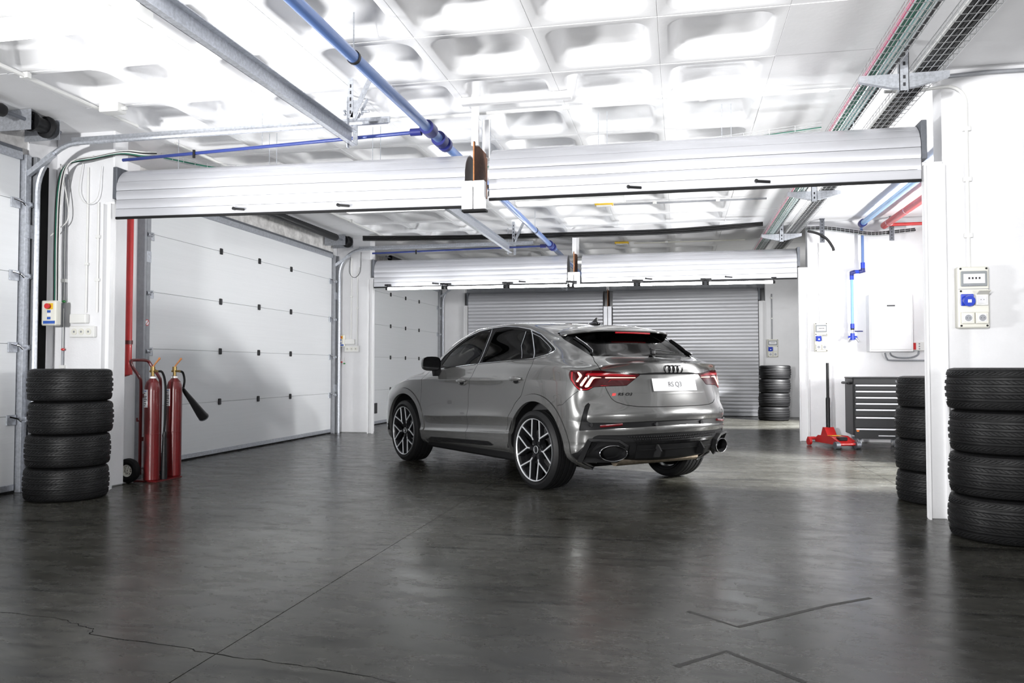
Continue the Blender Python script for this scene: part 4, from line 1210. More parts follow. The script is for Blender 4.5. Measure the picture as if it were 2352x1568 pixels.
    m = MB(); m.cyl((0, -.6, .33), (0, .6, .33), .045, 10); m.box((0, 0, .34), (.35, .5, .16), .03); m.build('rear_axle', 'matt_black', car)
    # cabin
    m = MB(); m.bx(-.45, 2.2, -.74, .74, .28, .88); m.build('cabin_floor', 'cabin', car)
    m = MB(); m.box((1.95, 0, .98), (.55, 1.45, .22), .06); m.build('dashboard', 'cabin', car)
    m = MB(); m.tube([(1.62 + .05 * math.sin(t), .37 + .18 * math.cos(t), 1.06 + .17 * math.sin(t)) for t in [2 * PI * k / 28 for k in range(28)]], .014, 8, closed=True)
    m.cyl((1.64, .37, 1.05), (1.8, .37, .98), .05, 12); m.build('steering_wheel', 'cabin', car)
    for y in (.37, -.37):
        st = thing('front_seat', '', '', (.95, y, .5)); del st['label']; del st['category']; st.parent = car
        m = MB(); m.box((.18, 0, .2), (.52, .5, .22), .06); m.build('seat_base', 'cabin', st)
        m = MB(); m.box((-.14, 0, .48), (.16, .50, .52), .06, Matrix.Rotation(-.30, 3, 'Y')); m.build('seat_back', 'cabin', st)
        m = MB(); m.box((-.25, 0, .80), (.10, .26, .18), .04, Matrix.Rotation(-.2, 3, 'Y')); m.build('head_rest', 'cabin', st)
    st = thing('rear_seat', '', '', (.05, 0, .5)); del st['label']; del st['category']; st.parent = car
    m = MB(); m.box((.2, 0, .18), (.5, 1.3, .2), .06); m.build('seat_base', 'cabin', st)
    m = MB(); m.box((-.08, 0, .42), (.16, 1.3, .52), .06, Matrix.Rotation(-.4, 3, 'Y')); m.build('seat_back', 'cabin', st)
    # wheels
    tyre = car_tyre_mesh()
    first = None
    for x0 in (0., WB):
        for sd in (1, -1):
            w = thing('wheel', '', '', (x0, .797 * sd, .356), (0, 0, 0 if sd == 1 else PI)); del w['label']; del w['category']; w.parent = car
            if first is None:
                first = w
                put('tyre', tyre, 'tyre_car', w, 30)
                wheel_parts(w)
            else:
                for ch in first.children:
                    share(ch.name.split('.')[0], ch, w)
            w.rotation_euler = ((0, R(12) if x0 else R(0), 0) if sd == 1 else (0, 0, PI))
    return car

def car_tyre_mesh(Rr=.356, W=.255, rim=.279):
    # outer face on +y; profile (radius, y)
    h = W / 2
    prof = [(rim, -h + .02), (rim + .012, -h + .004), (rim + .045, -h - .004), (Rr - .022, -h + .006), (Rr - .006, -h + .02)]
    for g in (-.072, -.026, .026, .072):
        prof += [(Rr - .001, g - .007), (Rr - .008, g - .005), (Rr - .008, g + .005), (Rr - .001, g + .007)]
    prof += [(Rr - .006, h - .02), (Rr - .022, h - .006), (Rr - .045, h + .004), (rim + .020, h + .002), (rim + .010, h - .006), (rim, h - .012)]
    m = MB(); m.lathe([(r, y) for r, y in prof], axis='y', n=96)
    return m.mesh('tyre')

def wheel_parts(w):
    """21 inch rim, six forked spokes with bright cut faces; outer side is +y"""
    h = .1275
    m = MB()
    m.lathe([(.273, h - .012), (.279, h - .004), (.285, h - .001), (.285, h + .001), (.277, h - .002), (.269, h - .012), (.259, h - .035), (.254, -.06), (.254, -h + .02), (.273, -h + .004), (.281, -h + .004), (.273, -h + .02), (.261, -.06), (.266, h - .04)], axis='y', n=72, closed=True)
    m.build('rim', 'alloy_black', w)
    m = MB(); m.lathe([(.272, h - .008), (.274, h - .002), (.280, h + .0015), (.280, h - .010)], axis='y', n=72); m.build('rim_edge', 'alloy_cut', w)
    def P(r, a, y): return (r * math.sin(a), y, r * math.cos(a))
    def yface(r): return h - .022 + .014 * min(1., (r / .25)) - .018 * max(0., 1 - r / .12)
    def bar(mb, r0, a0, r1, a1, w0, w1, y_off, depth):
        p0 = Vector(P(r0, a0, 0)); p1 = Vector(P(r1, a1, 0)); d = (p1 - p0).normalized(); s = Vector((d.z, 0, -d.x))
        vs = []
        for p, r, ww in ((p0, r0, w0), (p1, r1, w1)):
            y = yface(r) + y_off
            vs += [(p.x + s.x * ww, y, p.z + s.z * ww), (p.x - s.x * ww, y, p.z - s.z * ww),
                   (p.x - s.x * ww * 1.5, y - depth, p.z - s.z * ww * 1.5), (p.x + s.x * ww * 1.5, y - depth, p.z + s.z * ww * 1.5)]
        mb.add(vs, [(0, 1, 2, 3), (7, 6, 5, 4), (0, 4, 5, 1), (1, 5, 6, 2), (2, 6, 7, 3), (3, 7, 4, 0)])
    for k in range(6):
        a = R(86 + 60 * k)
        m = MB(); c = MB()
        bar(m, .045, a, .128, a, .018, .015, -.004, .045)
        bar(c, .092, a, .130, a, .004, .006, 0., .01)
        for s in (-1, 1):
            bar(m, .122, a, .270, a + s * R(18.5), .0125, .0145, -.004, .04)
            bar(m, .122, a - s * R(5), .268, a + s * R(14.0), .003, .003, -.010, .02)
            bar(c, .124, a, .272, a + s * R(18.5), .0048, .0058, 0., .01)
        m.build('spoke', 'alloy_black', w, 20)
        c.build('spoke_face', 'alloy_cut', w, 20)
    m = MB(); m.lathe([(.0, h - .045), (.072, h - .045), (.082, h - .06), (.082, h - .09), (.0, h - .09)], axis='y', n=36); m.build('hub', 'alloy_black', w)
    m = MB(); m.lathe([(.0, h - .026), (.027, h - .026), (.033, h - .030), (.033, h - .05)], axis='y', n=28); m.build('hub_cap', 'alloy_black', w)
    m = MB(); m.lathe([(.030, h - .027), (.031, h - .0235), (.033, h - .0235), (.034, h - .03)], axis='y', n=28); m.build('cap_ring', 'alloy_cut', w)
    for k in range(5):
        a = R(20 + 72 * k)
        m = MB(); m.cyl(P(.056, a, h - .06), P(.056, a, h - .038), .0125, 12); m.build('wheel_bolt', 'matt_black', w)
    m = MB(); m.lathe([(.09, .01), (.188, .01), (.188, -.02), (.09, -.02)], axis='y', n=48, closed=True); m.build('brake_disc', 'brake_disc', w)
    m = MB(); vs = []
    for i in range(9):
        a = R(-130 + 70 * i / 8)
        vs += [P(.125, a, .03), P(.205, a, .03), P(.205, a, -.05), P(.125, a, -.05)]
    m.add(vs, [(i * 4 + k, i * 4 + (k + 1) % 4, i * 4 + 4 + (k + 1) % 4, i * 4 + 4 + k) for i in range(8) for k in range(4)] + [(0, 1, 2, 3), (32, 33, 34, 35)]); m.build('brake_caliper', 'satin_black', w)
    m = MB(); m.lathe([(.0, -.055), (.24, -.055), (.24, -.06)], axis='y', n=36); m.build('backing_plate', 'matt_black', w)

CAR_LOC = (-.634, 7.757, 0)
CAR_ROT = R(135.14)
car_obj = build_car(CAR_LOC, CAR_ROT)
# ---------------------------------------------------------------- loose tyres
def tyre_mesh(name, r, w, kind=0, nsipe=64):
    """worn road tyre lying flat: axis z, base at z=0; grooves and slanted sipes are cut into the tread"""
    rim = r * .66
    cols = []
    for k in range(nsipe):
        a = 2 * PI * k / nsipe; s = 2 * PI / nsipe
        cols += [(a, 0), (a + s * .10, 1), (a + s * .20, 1), (a + s * .30, 0)]
    h = w / 2
    rows = []                                   # (z, radius, slant, sipe depth)
    tread = w * .40
    g = [-.24 * w, -.085 * w, .085 * w, .24 * w]; gw = .018 * w + .002
    def rad(z): return r - .010 * (z / tread) ** 2 * (1 + kind * .2)
    zs = [(-tread, 'sh'), (-tread * .84, 'sh')]
    for q in g: zs += [(q - gw * 1.6, 'b'), (q - gw, 'g'), (q + gw, 'g'), (q + gw * 1.6, 'b')]
    zs += [(tread * .84, 'sh'), (tread, 'sh')]
    zs.insert(2, (-.33 * w, 'sh')); zs.insert(-2, (.33 * w, 'sh'))
    prof = [(-h * .80, rim, 0, 0), (-h * .97, rim + .016, 0, 0), (-h, r - .058, 0, 0), (-h * .965, r - .034, 0, 0), (-h * .90, r - .017, .0, .004)]
    for z, t in zs:
        if t == 'g': prof.append((z, rad(z) - .009, 0, 0))
        elif t == 'sh': prof.append((z, rad(z), (abs(z) - .26 * w) * (2.2 if z > 0 else -2.2) + .0, .006))
        else: prof.append((z, rad(z), z * 1.8 * (1 if kind != 1 else -1), .003))
    prof += [(h * .90, r - .017, 0, .004), (h * .965, r - .034, 0, 0), (h, r - .058, 0, 0), (h * .97, rim + .016, 0, 0), (h * .80, rim, 0, 0), (0, rim - .004, 0, 0)]
    vs = []; n = len(cols)
    for z, rr, sl, sd in prof:
        for a, d in cols:
            q = rr - (sd if d else 0)
            aa = a + sl / r
            vs.append((q * math.cos(aa), q * math.sin(aa), z + h))
    m = len(prof)
    fs = [(j * n + i, j * n + (i + 1) % n, ((j + 1) % m) * n + (i + 1) % n, ((j + 1) % m) * n + i) for j in range(m) for i in range(n)]
    M = MB(); M.add(vs, fs)
    me = M.mesh(name)
    me.materials.append(MATS['tyre'])
    me.polygons.foreach_set('use_smooth', [True] * len(me.polygons)); me.set_sharp_from_angle(angle=R(32))
    return me
TY = [tyre_mesh('tyre', .325, .270, 0, 60), tyre_mesh('tyre', .345, .272, 1, 64), tyre_mesh('tyre', .345, .255, 2, 58), tyre_mesh('tyre', .322, .286, 1, 54)]
def stack(x, y, kind, h, jit, names, where, grp, rots, tilts=None):
    for i in range(4):
        o = bpy.data.objects.new('tyre', TY[kind]); COL.objects.link(o)
        o.location = (x + jit[i][0], y + jit[i][1], i * h + .001); o.rotation_euler = (0, 0, rots[i])
        tag(o, 'worn black tyre %s, %s' % (where, ('at the floor', 'second from the floor', 'second from the top', 'on top')[i]), 'tyre', grp)
stack(-5.05, 5.89, 0, .2705, ((-.012, -.012), (-.006, -.006), (.012, 0), (.004, -.004)), 0, 'in the stack beside the fire extinguishers', 'tyres by the sectional door', (0, .4, 1.1, 2.0))
stack(2.07, 5.74, 1, .2725, ((-.006, -.015), (.004, 0), (.01, 0), (-.006, 0)), 0, 'in the stack below the wall socket panel', 'tyres by the near partition', (.2, .9, 1.7, 2.9))
stack(2.10, 7.17, 2, .2555, ((0, 0), (-.01, 0), (-.004, 0), (.012, 0)), 0, 'in the stack behind the white guide post', 'tyres behind the guide post', (.1, .5, 1.9, 2.2))
stack(1.93, 17.55, 3, .2865, ((0, 0), (.01, 0), (.02, 0), (.03, 0)), 0, 'in the far stack before the closed shutter', 'tyres by the closed shutter', (.3, 1.2, 2.1, 2.8))

# ---------------------------------------------------------------- fire extinguishers on a trolley
def extinguisher(x, y, label, horn):
    t = thing('fire_extinguisher', label, 'fire extinguisher', (x, y, .012), group='wheeled extinguisher pair')
    r = .073
    m = MB(); m.lathe([(.0, .0), (r * .9, .0), (r, .012), (r, .44), (r + .0012, .442), (r + .0012, .447), (r, .449), (r, .86), (r * .96, .90), (r * .80, .94), (r * .50, .965), (.026, .98), (.026, 1.0), (0, 1.0)], n=28); m.build('cylinder', 'red_paint', t, 18)
    m = MB(); m.lathe([(.03, .975), (.034, .978), (.034, .992), (.026, .996)], n=16); m.build('neck_ring', 'white_plastic', t)
    m = MB(); m.cyl((0, 0, 1.0), (0, 0, 1.075), .016, 10); m.cyl((-.03, 0, 1.045), (.06, 0, 1.045), .011, 10); m.cyl((0, 0, 1.055), (0, 0, 1.09), .022, 10); m.build('valve', 'brass', t)
    m = MB(); m.tube([(-.005, 0, 1.08), (.02, .01, 1.12), (.055, .02, 1.165)], [.009, .007, .010], 8); m.sphere((.055, .02, 1.168), .012, 8); m.build('lever', 'rust_light', t)
    # paper label wrapped on the front left
    m = MB(); vs = []
    for i in range(7):
        a = R(-146 + 58 * i / 6); c_, s_ = math.cos(a) * (r + .0012), math.sin(a) * (r + .0012)
        vs += [(c_, s_, .70), (c_, s_, .87)]
    m.add(vs, [(2 * i, 2 * i + 2, 2 * i + 3, 2 * i + 1) for i in range(6)]); lb = m.build('paper_label', 'label_white', t, 60, fix=False)
    for k, (zz, a0, a1) in enumerate(((.855, -136, -100), (.835, -139, -112), (.805, -139, -96), (.79, -139, -100), (.775, -139, -94), (.755, -139, -105), (.735, -139, -98), (.715, -139, -108))):
        m = MB(); vs = []
        for i in range(5):
            a = R(a0 + (a1 - a0) * i / 4); c_, s_ = math.cos(a) * (r + .002), math.sin(a) * (r + .002)
            vs += [(c_, s_, zz - .0035), (c_, s_, zz + .0035)]
        m.add(vs, [(2 * i, 2 * i + 2, 2 * i + 3, 2 * i + 1) for i in range(4)]); m.build('print_line', 'label_blue' if k < 1 else 'ink', lb, 0, fix=False)
    if horn == 'down':
        m = MB(); m.tube(bez([(.05, .0, 1.045), (.07, .05, 1.03), (.072, .095, .90), (.068, .10, .6), (.062, .10, .46)], 8), .011, 10); m.build('hose', 'black_rubber', t)
        m = MB(); m.lathe([(.0, .02), (.030, .0), (.032, .02), (.024, .22), (.018, .40), (.020, .42), (.012, .46), (0, .46)], c=(.062, .102, .0), n=18); m.build('horn', 'black_plastic', t)
    else:
        m = MB(); m.tube(bez([(.05, .0, 1.045), (.03, .09, 1.03), (.03, .12, .95), (.03, .10, .86)], 8), .011, 10); m.build('hose', 'black_rubber', t)
        m = MB(); m.tube([(.03, .09, .875), (.03, .13, .835), (.04, .22, .75), (.05, .38, .60), (.052, .43, .56)], [.014, .021, .030, .048, .052], 16); m.build('horn', 'black_plastic', t)
        m = MB(); m.tube([(.052, .426, .564), (.052, .433, .557)], [.054, .054], 16); m.build('horn_rim', 'dark_steel', t)
    return t
extinguisher(-4.97, 6.86, 'red carbon dioxide extinguisher with its horn hanging straight down to the floor', 'down')
extinguisher(-4.955, 7.18, 'red carbon dioxide extinguisher with its black horn pointing sideways at the door', 'side')
t = thing('extinguisher_trolley', 'red tubular trolley with two black wheels carrying the fire extinguishers', 'trolley', (-5.105, 7.02, 0), (0, 0, R(90)))
m = MB()
for s in (-1, 1):
    m = MB(); m.tube(bez([(s * .15, .0, .06), (s * .15, .0, .5), (s * .15, .0, .92), (s * .15, .02, 1.0), (s * .15, .09, 1.09), (s * .135, .125, 1.15), (s * .09, .135, 1.165), (0, .137, 1.167)], 6), .0155, 10); m.build('side_tube', 'red_paint', t)
for z in (.40, .82):
    m = MB(); m.bx(-.15, .15, -.004, .008, z - .02, z + .02); m.build('cross_bar', 'red_paint', t, 0)
m = MB(); m.bx(-.20, .20, -.22, .03, .0, .011); m.build('foot_plate', 'red_paint', t, 0)
m = MB(); m.cyl((-.28, .03, .115), (.28, .03, .115), .012, 10); m.build('axle', 'dark_steel', t)
for s in (-1, 1):
    wh = bpy.data.objects.new('trolley_wheel', None); COL.objects.link(wh); wh.parent = t; wh.location = (s * .27, .03, .115)
    m = MB(); m.lathe([(.058, -.03), (.085, -.038), (.108, -.030), (.115, -.012), (.115, .012), (.108, .030), (.085, .038), (.058, .03)], axis='x', n=30, closed=True); m.build('wheel_tyre', 'black_rubber', wh)
    m = MB(); m.lathe([(.046, -.02), (.060, -.026), (.060, .026), (.046, .02)], axis='x', n=24, closed=True); m.lathe([(.008, -.022), (.018, -.022), (.018, .022), (.008, .022)], axis='x', n=12, closed=True)
    for k in range(8):
        a = 2 * PI * k / 8; m.box((0, .033 * math.cos(a), .033 * math.sin(a)), (.012, .034, .008), 0, Matrix.Rotation(a, 3, 'X'))
    m.build('wheel_rim', 'cream_plastic', wh)
m = MB(); m.tube([(-.15, .0, .58), (-.20, .0, .58), (-.20, .0, .61)], .008, 8); m.build('hook', 'red_paint', t)

# ---------------------------------------------------------------- trolley jack
mat('jack_red', (.42, .012, .012), .35, coat=.3)
t = thing('trolley_jack', 'red trolley jack with a long black upright handle against the wall', 'jack', (2.10, 11.78, 0), (0, 0, R(20)))
for s in (-1, 1):
    m = MB(); m.prism([(-.30, .05), (-.30, .10), (-.10, .16), (.22, .15), (.30, .10), (.30, .05)], s * .125 - .006, s * .125 + .006, 'x'); m.build('side_plate', 'jack_red', t, 20)
    m = MB(); m.cyl((s * .118, -.30, .05), (s * .178, -.30, .05), .05, 20); m.build('front_roller', 'dark_steel', t)
    m = MB(); m.cyl((s * .20, .30, .055), (s * .235, .30, .055), .052, 18); m.build('caster_wheel', 'jack_red', t)
    m = MB(); m.bx(s * .12, s * .24, .27, .33, .08, .12, .01); m.build('caster_fork', 'jack_red', t)
m = MB(); m.prism([(-.25, .08), (-.10, .15), (.20, .15), (.20, .08)], -.118, .118, 'x'); m.build('deck', 'jack_red', t, 20)
m = MB(); m.cyl((-.13, -.29, .062), (.13, -.29, .062), .02, 12); m.build('front_bar', 'jack_red', t)
m = MB(); m.box((0, -.17, .125), (.12, .10, .05), .01); m.build('saddle', 'black_plastic', t)
m = MB(); m.box((0, .02, .155), (.14, .12, .006), .002, Matrix.Rotation(-.06, 3, 'X')); m.build('name_plate', 'yellow', t)
m = MB(); m.prism([(.05, .12), (.26, .12), (.20, .26), (.15, .26)], -.07, .07, 'x'); m.build('pump_block', 'jack_red', t, 20)
m = MB(); m.cyl((0, .175, .22), (0, .175, .66), .029, 16); m.cyl((0, .175, .66), (0, .175, .68), .029, 16, .021); m.build('handle_sleeve', 'black_plastic', t)
m = MB(); m.cyl((0, .175, .60), (0, .175, 1.16), .0195, 14); m.build('handle', 'black_plastic', t)

# ---------------------------------------------------------------- tool cabinet
mat('cabinet_black', (.008, .0085, .010), .45)
mat('jack_red', (.42, .012, .012), .35, coat=.3)
mat('alu_bright', (.86, .87, .90), .3, metal=.4)
t = thing('tool_cabinet', 'black wheeled tool cabinet with seven drawers and bright handles', 'tool cabinet', (2.31, 11.62, 0))
W_, D_, ZB, ZT = .70, .55, .175, .965
m = MB(); m.bx(0, W_, .02, D_, ZB, ZT - .02, .008); m.build('body', 'cabinet_black', t)
m = MB(); m.bx(-.006, W_ + .006, -.004, D_ + .006, ZT - .022, ZT, .006); m.build('top', 'cabinet_black', t)
m = MB(); m.bx(.01, W_ - .01, .006, .022, ZT - .085, ZT - .024); m.build('fascia', 'cabinet_black', t, 0)
m = MB(); m.cyl((W_ - .155, .006, ZT - .055), (W_ - .155, .0, ZT - .055), .013, 14); m.build('lock', 'chrome', t)
m = MB(); m.bx(W_ - .115, W_ - .075, .003, .006, ZT - .07, ZT - .04); m.build('green_sticker', 'green_plastic', t, 0)
zt = ZT - .095
for i, hh in enumerate((.083, .083, .083, .083, .105, .155, .15)):
    dr = bpy.data.objects.new('drawer', None); COL.objects.link(dr); dr.parent = t; dr.location = (0, 0, zt - hh)
    m = MB(); m.bx(.018, W_ - .018, .004, .03, .004, hh - .003, .003); m.build('drawer_front', 'cabinet_black', dr)
    m = MB(); m.bx(.03, W_ - .03, -.018, .006, hh - .028, hh - .008, .004); m.build('drawer_handle', 'alu_bright', dr)
    zt -= hh
m = MB(); m.cyl((.055, .0035, .245), (.055, .003, .245), .02, 18); m.build('orange_sticker', 'orange', t)
m = MB(); m.tube(bez([(-.0, .10, ZT - .085), (-.05, .10, ZT - .085), (-.06, .2, ZT - .075), (-.06, .38, ZT - .075), (-.05, .46, ZT - .085), (.0, .46, ZT - .085)], 5), .014, 10); m.build('push_handle', 'black_plastic', t)
for x in (.09, W_ - .09):
    for y in (.08, D_ - .08):
        c_ = bpy.data.objects.new('caster', None); COL.objects.link(c_); c_.parent = t; c_.location = (x, y, 0)
        m = MB(); m.cyl((-.016, 0, .063), (.016, 0, .063), .062, 22); m.build('caster_wheel', 'grey_steel', c_)
        m = MB(); m.cyl((-.018, 0, .063), (.018, 0, .063), .046, 18); m.build('caster_hub', 'white_plastic', c_)
        m = MB(); m.bx(-.026, -.020, -.03, .03, .05, .15); m.bx(.020, .026, -.03, .03, .05, .15); m.bx(-.04, .04, -.04, .04, .148, .176); m.build('caster_fork', 'galvanised', c_, 0)
m = MB(); m.bx(W_ * .45, W_ * .75, .0, .004, ZB - .006, ZB + .006); m.build('edge_strip', 'alu_bright', t, 0)

# ---------------------------------------------------------------- electrical boards
def socket_board(x, y, z, w, h, label, open_lid=True):
    t = thing('socket_board', label, 'socket panel', (x, y, z), group='industrial socket panels')
    m = MB(); m.bx(0, w, -.085, 0, 0, h, .008); m.build('box', 'cream_plastic', t)
    for zz in (h * .635,):
        m = MB(); m.bx(.002, w - .002, -.0875, -.085, zz - .002, zz + .002); m.build('box_joint', 'grey_steel', t, 0)
    for sx in (.018, w - .018):
        for zz in (h - .015, h * .60, .016):
            m = MB(); m.cyl((sx, -.083, zz), (sx, -.088, zz), .0075, 10); m.build('screw', 'black_plastic', t)
    # breaker window
    bw = bpy.data.objects.new('breaker_window', None); COL.objects.link(bw); bw.parent = t; bw.location = (w / 2, -.086, h * .80)
    a, b = w * .42, h * .125
    m = MB(); m.bx(-a, a, -.014, .0, -b, b, .005); m.build('window_lid', 'clear_grey', bw)
    m = MB(); m.bx(-a * .82, a * .82, -.016, -.013, -b * .62, b * .62, .002); m.build('window_pane', 'label_white', bw)
    for i in range(4):
        m = MB(); m.bx(-a * .45 + i * a * .26, -a * .45 + i * a * .26 + .010, -.020, -.015, -.004, .010); m.build('breaker_switch', 'ink', bw, 0)
    m = MB(); m.bx(-a * .4, a * .4, -.020, -.014, -b * .95, -b * .75, .002); m.build('lid_catch', 'grey_steel', bw)
    # blue socket
    q = w * .235
    bs = bpy.data.objects.new('blue_socket', None); COL.objects.link(bs); bs.parent = t; bs.location = (w * .28, -.086, h * .455)
    m = MB(); m.box((0, -.006, 0), (q * 1.75, .012, q * 1.75), .004); m.build('flange', 'blue_plastic', bs)
    m = MB(); m.cyl((0, -.010, -.003), (.0, -.055, -.012), q * .78, 22); m.build('cap', 'blue_plastic', bs)
    m = MB(); m.bx(-.012, .012, -.0575, -.054, -.022, .0); m.build('cap_label', 'label_white', bs, 0)
    for k, (fx, fz) in enumerate(((.73, .455), (.28, .16), (.73, .16))):
        so = bpy.data.objects.new('socket_outlet', None); COL.objects.link(so); so.parent = t; so.location = (w * fx, -.086, h * fz)
        m = MB(); m.box((0, -.010, 0), (q * 1.75, .022, q * 1.75), .005); m.build('frame', 'white_plastic' if k == 0 else 'cream_plastic', so)
        m = MB(); m.box((0, -.0215, 0), (q * 1.15, .004, q * 1.15), .002); m.build('insert', 'label_white', so)
        m = MB(); m.cyl((0, -.0232, 0), (0, -.0242, 0), q * .48, 20); m.build('outlet_ring', 'grey_steel' if k else 'label_white', so)
        for s in (-1, 1):
            m = MB(); m.cyl((s * .0095, -.024, 0), (s * .0095, -.0252, 0), .0028, 8); m.build('pin_hole', 'ink', so)
        if k == 0 and open_lid:
            m = MB(); m.box((0, -.05, q * 1.02), (q * 1.6, .07, .006), .002, Matrix.Rotation(-.35, 3, 'X')); m.build('open_lid', 'cream_plastic', so)
    return t
socket_board(1.965, 6.36, 1.375, .205, .44, 'large cream socket panel with one open lid, on the near partition')
socket_board(1.975, 12.66, 1.33, .185, .43, 'cream socket panel with blue socket on the wall left of the jack handle')
socket_board(1.93, 18.76, 1.33, .23, .40, 'cream socket panel on the wall above the far tyre stack', False)
def conduit(name, pts, r, label, material='white_plastic', clips=(), grp='wall conduits'):
    t = thing(name, label, 'conduit', pts[0], group=grp)
    o0 = Vector(pts[0])
    m = MB(); m.tube([tuple(Vector(p) - o0) for p in pts], r, 8); m.build('pipe', material, t)
    for c_ in clips:
        m = MB(); m.box(tuple(Vector(c_) - o0), (r * 4.2, r * 2.6, r * 2.6), .002); m.build('clip', 'white_plastic', t)
    return t
conduit('wall_conduit', [(2.06, 6.335, 1.82), (2.06, 6.335, 3.02)] + arc((1.93, 6.335, 3.02), .13, 0, 90, 8, 'xz') + [(1.70, 6.335, 3.13), (1.5, 6.30, 3.13)], .0125, 'grey conduit bending up from the large socket panel to the cable trays', 'white_plastic', ((2.06, 6.34, 2.05), (2.06, 6.34, 2.83), (2.06, 6.34, 2.46)))
conduit('wall_conduit', [(1.42, 6.30, 3.20), (1.8, 6.33, 3.215), (2.2, 6.333, 3.235), (2.7, 6.333, 3.23), (4.5, 6.333, 3.23)], .016, 'thick grey conduit running along the top of the near partition', 'grey_steel', ((2.55, 6.34, 3.23),))
conduit('wall_conduit', [(2.07, 12.64, 1.76), (2.07, 12.64, 2.95)], .010, 'thin white conduit above the socket panel by the jack', 'white_plastic', ((2.07, 12.64, 2.2), (2.07, 12.64, 2.8)))
conduit('wall_conduit', [(2.04, 18.74, 1.73), (2.04, 18.74, 2.75)], .011, 'thin conduit above the far socket panel', 'grey_steel', ((2.04, 18.74, 2.2), (2.04, 18.74, 2.66)))
conduit('wall_conduit', [(-5.245, 6.425, 1.60), (-5.245, 6.425, 2.62)], .0105, 'thin white conduit above the small white sockets, nearest the pillar edge', 'white_plastic', ((-5.245, 6.425, 2.3), (-5.245, 6.425, 1.9)))
conduit('wall_conduit', [(-5.36, 6.425, 1.60), (-5.36, 6.425, 2.95)], .0095, 'thin white conduit above the white junction box', 'white_plastic', ((-5.36, 6.425, 2.05),))
conduit('wall_conduit', [(-5.60, 6.425, .02), (-5.60, 6.425, 2.9)], .012, 'grey conduit running down the pillar behind the control box', 'grey_steel', ((-5.60, 6.425, 1.1), (-5.60, 6.425, 1.9)))
conduit('wall_conduit', [(-5.44, 12.72, 1.50), (-5.44, 12.72, 2.95)], .011, 'thin white conduit above the sockets on the far pillar', 'white_plastic', ((-5.44, 12.72, 2.3),))
conduit('wall_conduit', [(-5.33, 12.72, 1.42), (-5.33, 12.72, 2.7), (-5.30, 12.72, 2.8)], .010, 'bent white conduit beside the far pillar edge', 'white_plastic', ((-5.33, 12.72, 2.1),))
def small_sockets(x, y, z, label):
    t = thing('socket_strip', label, 'socket strip', (x, y, z), group='white socket strips')
    m = MB(); m.bx(0, .26, -.045, 0, 0, .105, .006); m.build('box', 'white_plastic', t)
    for i in range(3):
        m = MB(); m.cyl((.055 + .075 * i, -.045, .052), (.055 + .075 * i, -.050, .052), .030, 18); m.build('outlet', 'cream_plastic', t)
        m = MB(); m.cyl((.055 + .075 * i, -.050, .052), (.055 + .075 * i, -.0512, .052), .010, 12); m.build('pin_plate', 'grey_steel', t)
    m = MB(); m.bx(.01, .18, -.06, 0, .13, .215, .006); m.build('junction_box', 'white_plastic', t)
    return t
small_sockets(-5.51, 6.44, 1.37, 'white socket strip and junction box on the pillar above the tyre stack')
small_sockets(-5.55, 12.74, 1.36, 'white socket strip and junction box on the pillar beyond the big door')
def control_box(x, y, z, s, label):
    t = thing('door_control_box', label, 'control box', (x, y, z), group='door control boxes')
    m = MB(); m.bx(0, .155 * s, -.075, 0, 0, .225 * s, .010); m.build('box', 'cream_plastic', t)
    m = MB(); m.bx(.06 * s, .13 * s, -.0775, -.075, .145 * s, .20 * s, .001); m.build('yellow_plate', 'yellow', t)
    m = MB(); m.cyl((.095 * s, -.077, .172 * s), (.095 * s, -.10, .172 * s), .014 * s, 14); m.cyl((.095 * s, -.10, .172 * s), (.095 * s, -.115, .172 * s), .024 * s, 18); m.build('stop_button', 'red_plastic', t)
    for i in range(3):
        m = MB(); m.bx(.07 * s, .105 * s, -.0778, -.075, (.055 + .03 * i) * s, (.077 + .03 * i) * s); m.build('push_button', 'label_blue' if i != 1 else 'label_white', t, 0)
    m = MB(); m.bx(.03 * s, .15 * s, -.0775, -.075, .016 * s, .042 * s); m.build('name_strip', 'label_blue', t, 0)
    return t
control_box(-5.625, 6.255, 1.47, 1., 'cream door control box with red stop button beside the near door')
control_box(-5.68, 12.735, 1.45, .9, 'cream door control box with red stop button beyond the big door')
for nm, mt, p in (('red', 'red_plastic', (-5.585, 6.41, 1.26)), ('green', 'green_plastic', (-5.585, 6.41, 1.705)), ('red', 'red_plastic', (-5.61, 12.722, 1.19)), ('green', 'green_plastic', (-5.56, 12.722, 1.165))):
    far = p[1] > 10
    t = thing('pull_cord_knob', '%s pull cord knob hanging on the %s' % (nm, 'far pillar' if far else 'pillar beside the tyre stack'), 'knob', p, group='pull cord knobs')
    m = MB(); m.sphere((0, 0, 0), .016, 10, (1.2, 1, .8)); m.build('knob', mt, t)
    m = MB(); m.cyl((0, 0, 0), (0, 0, (.38 if nm == 'red' else 1.0) if not far else .1), .0035, 6); m.build('cord', 'white_cable', t)

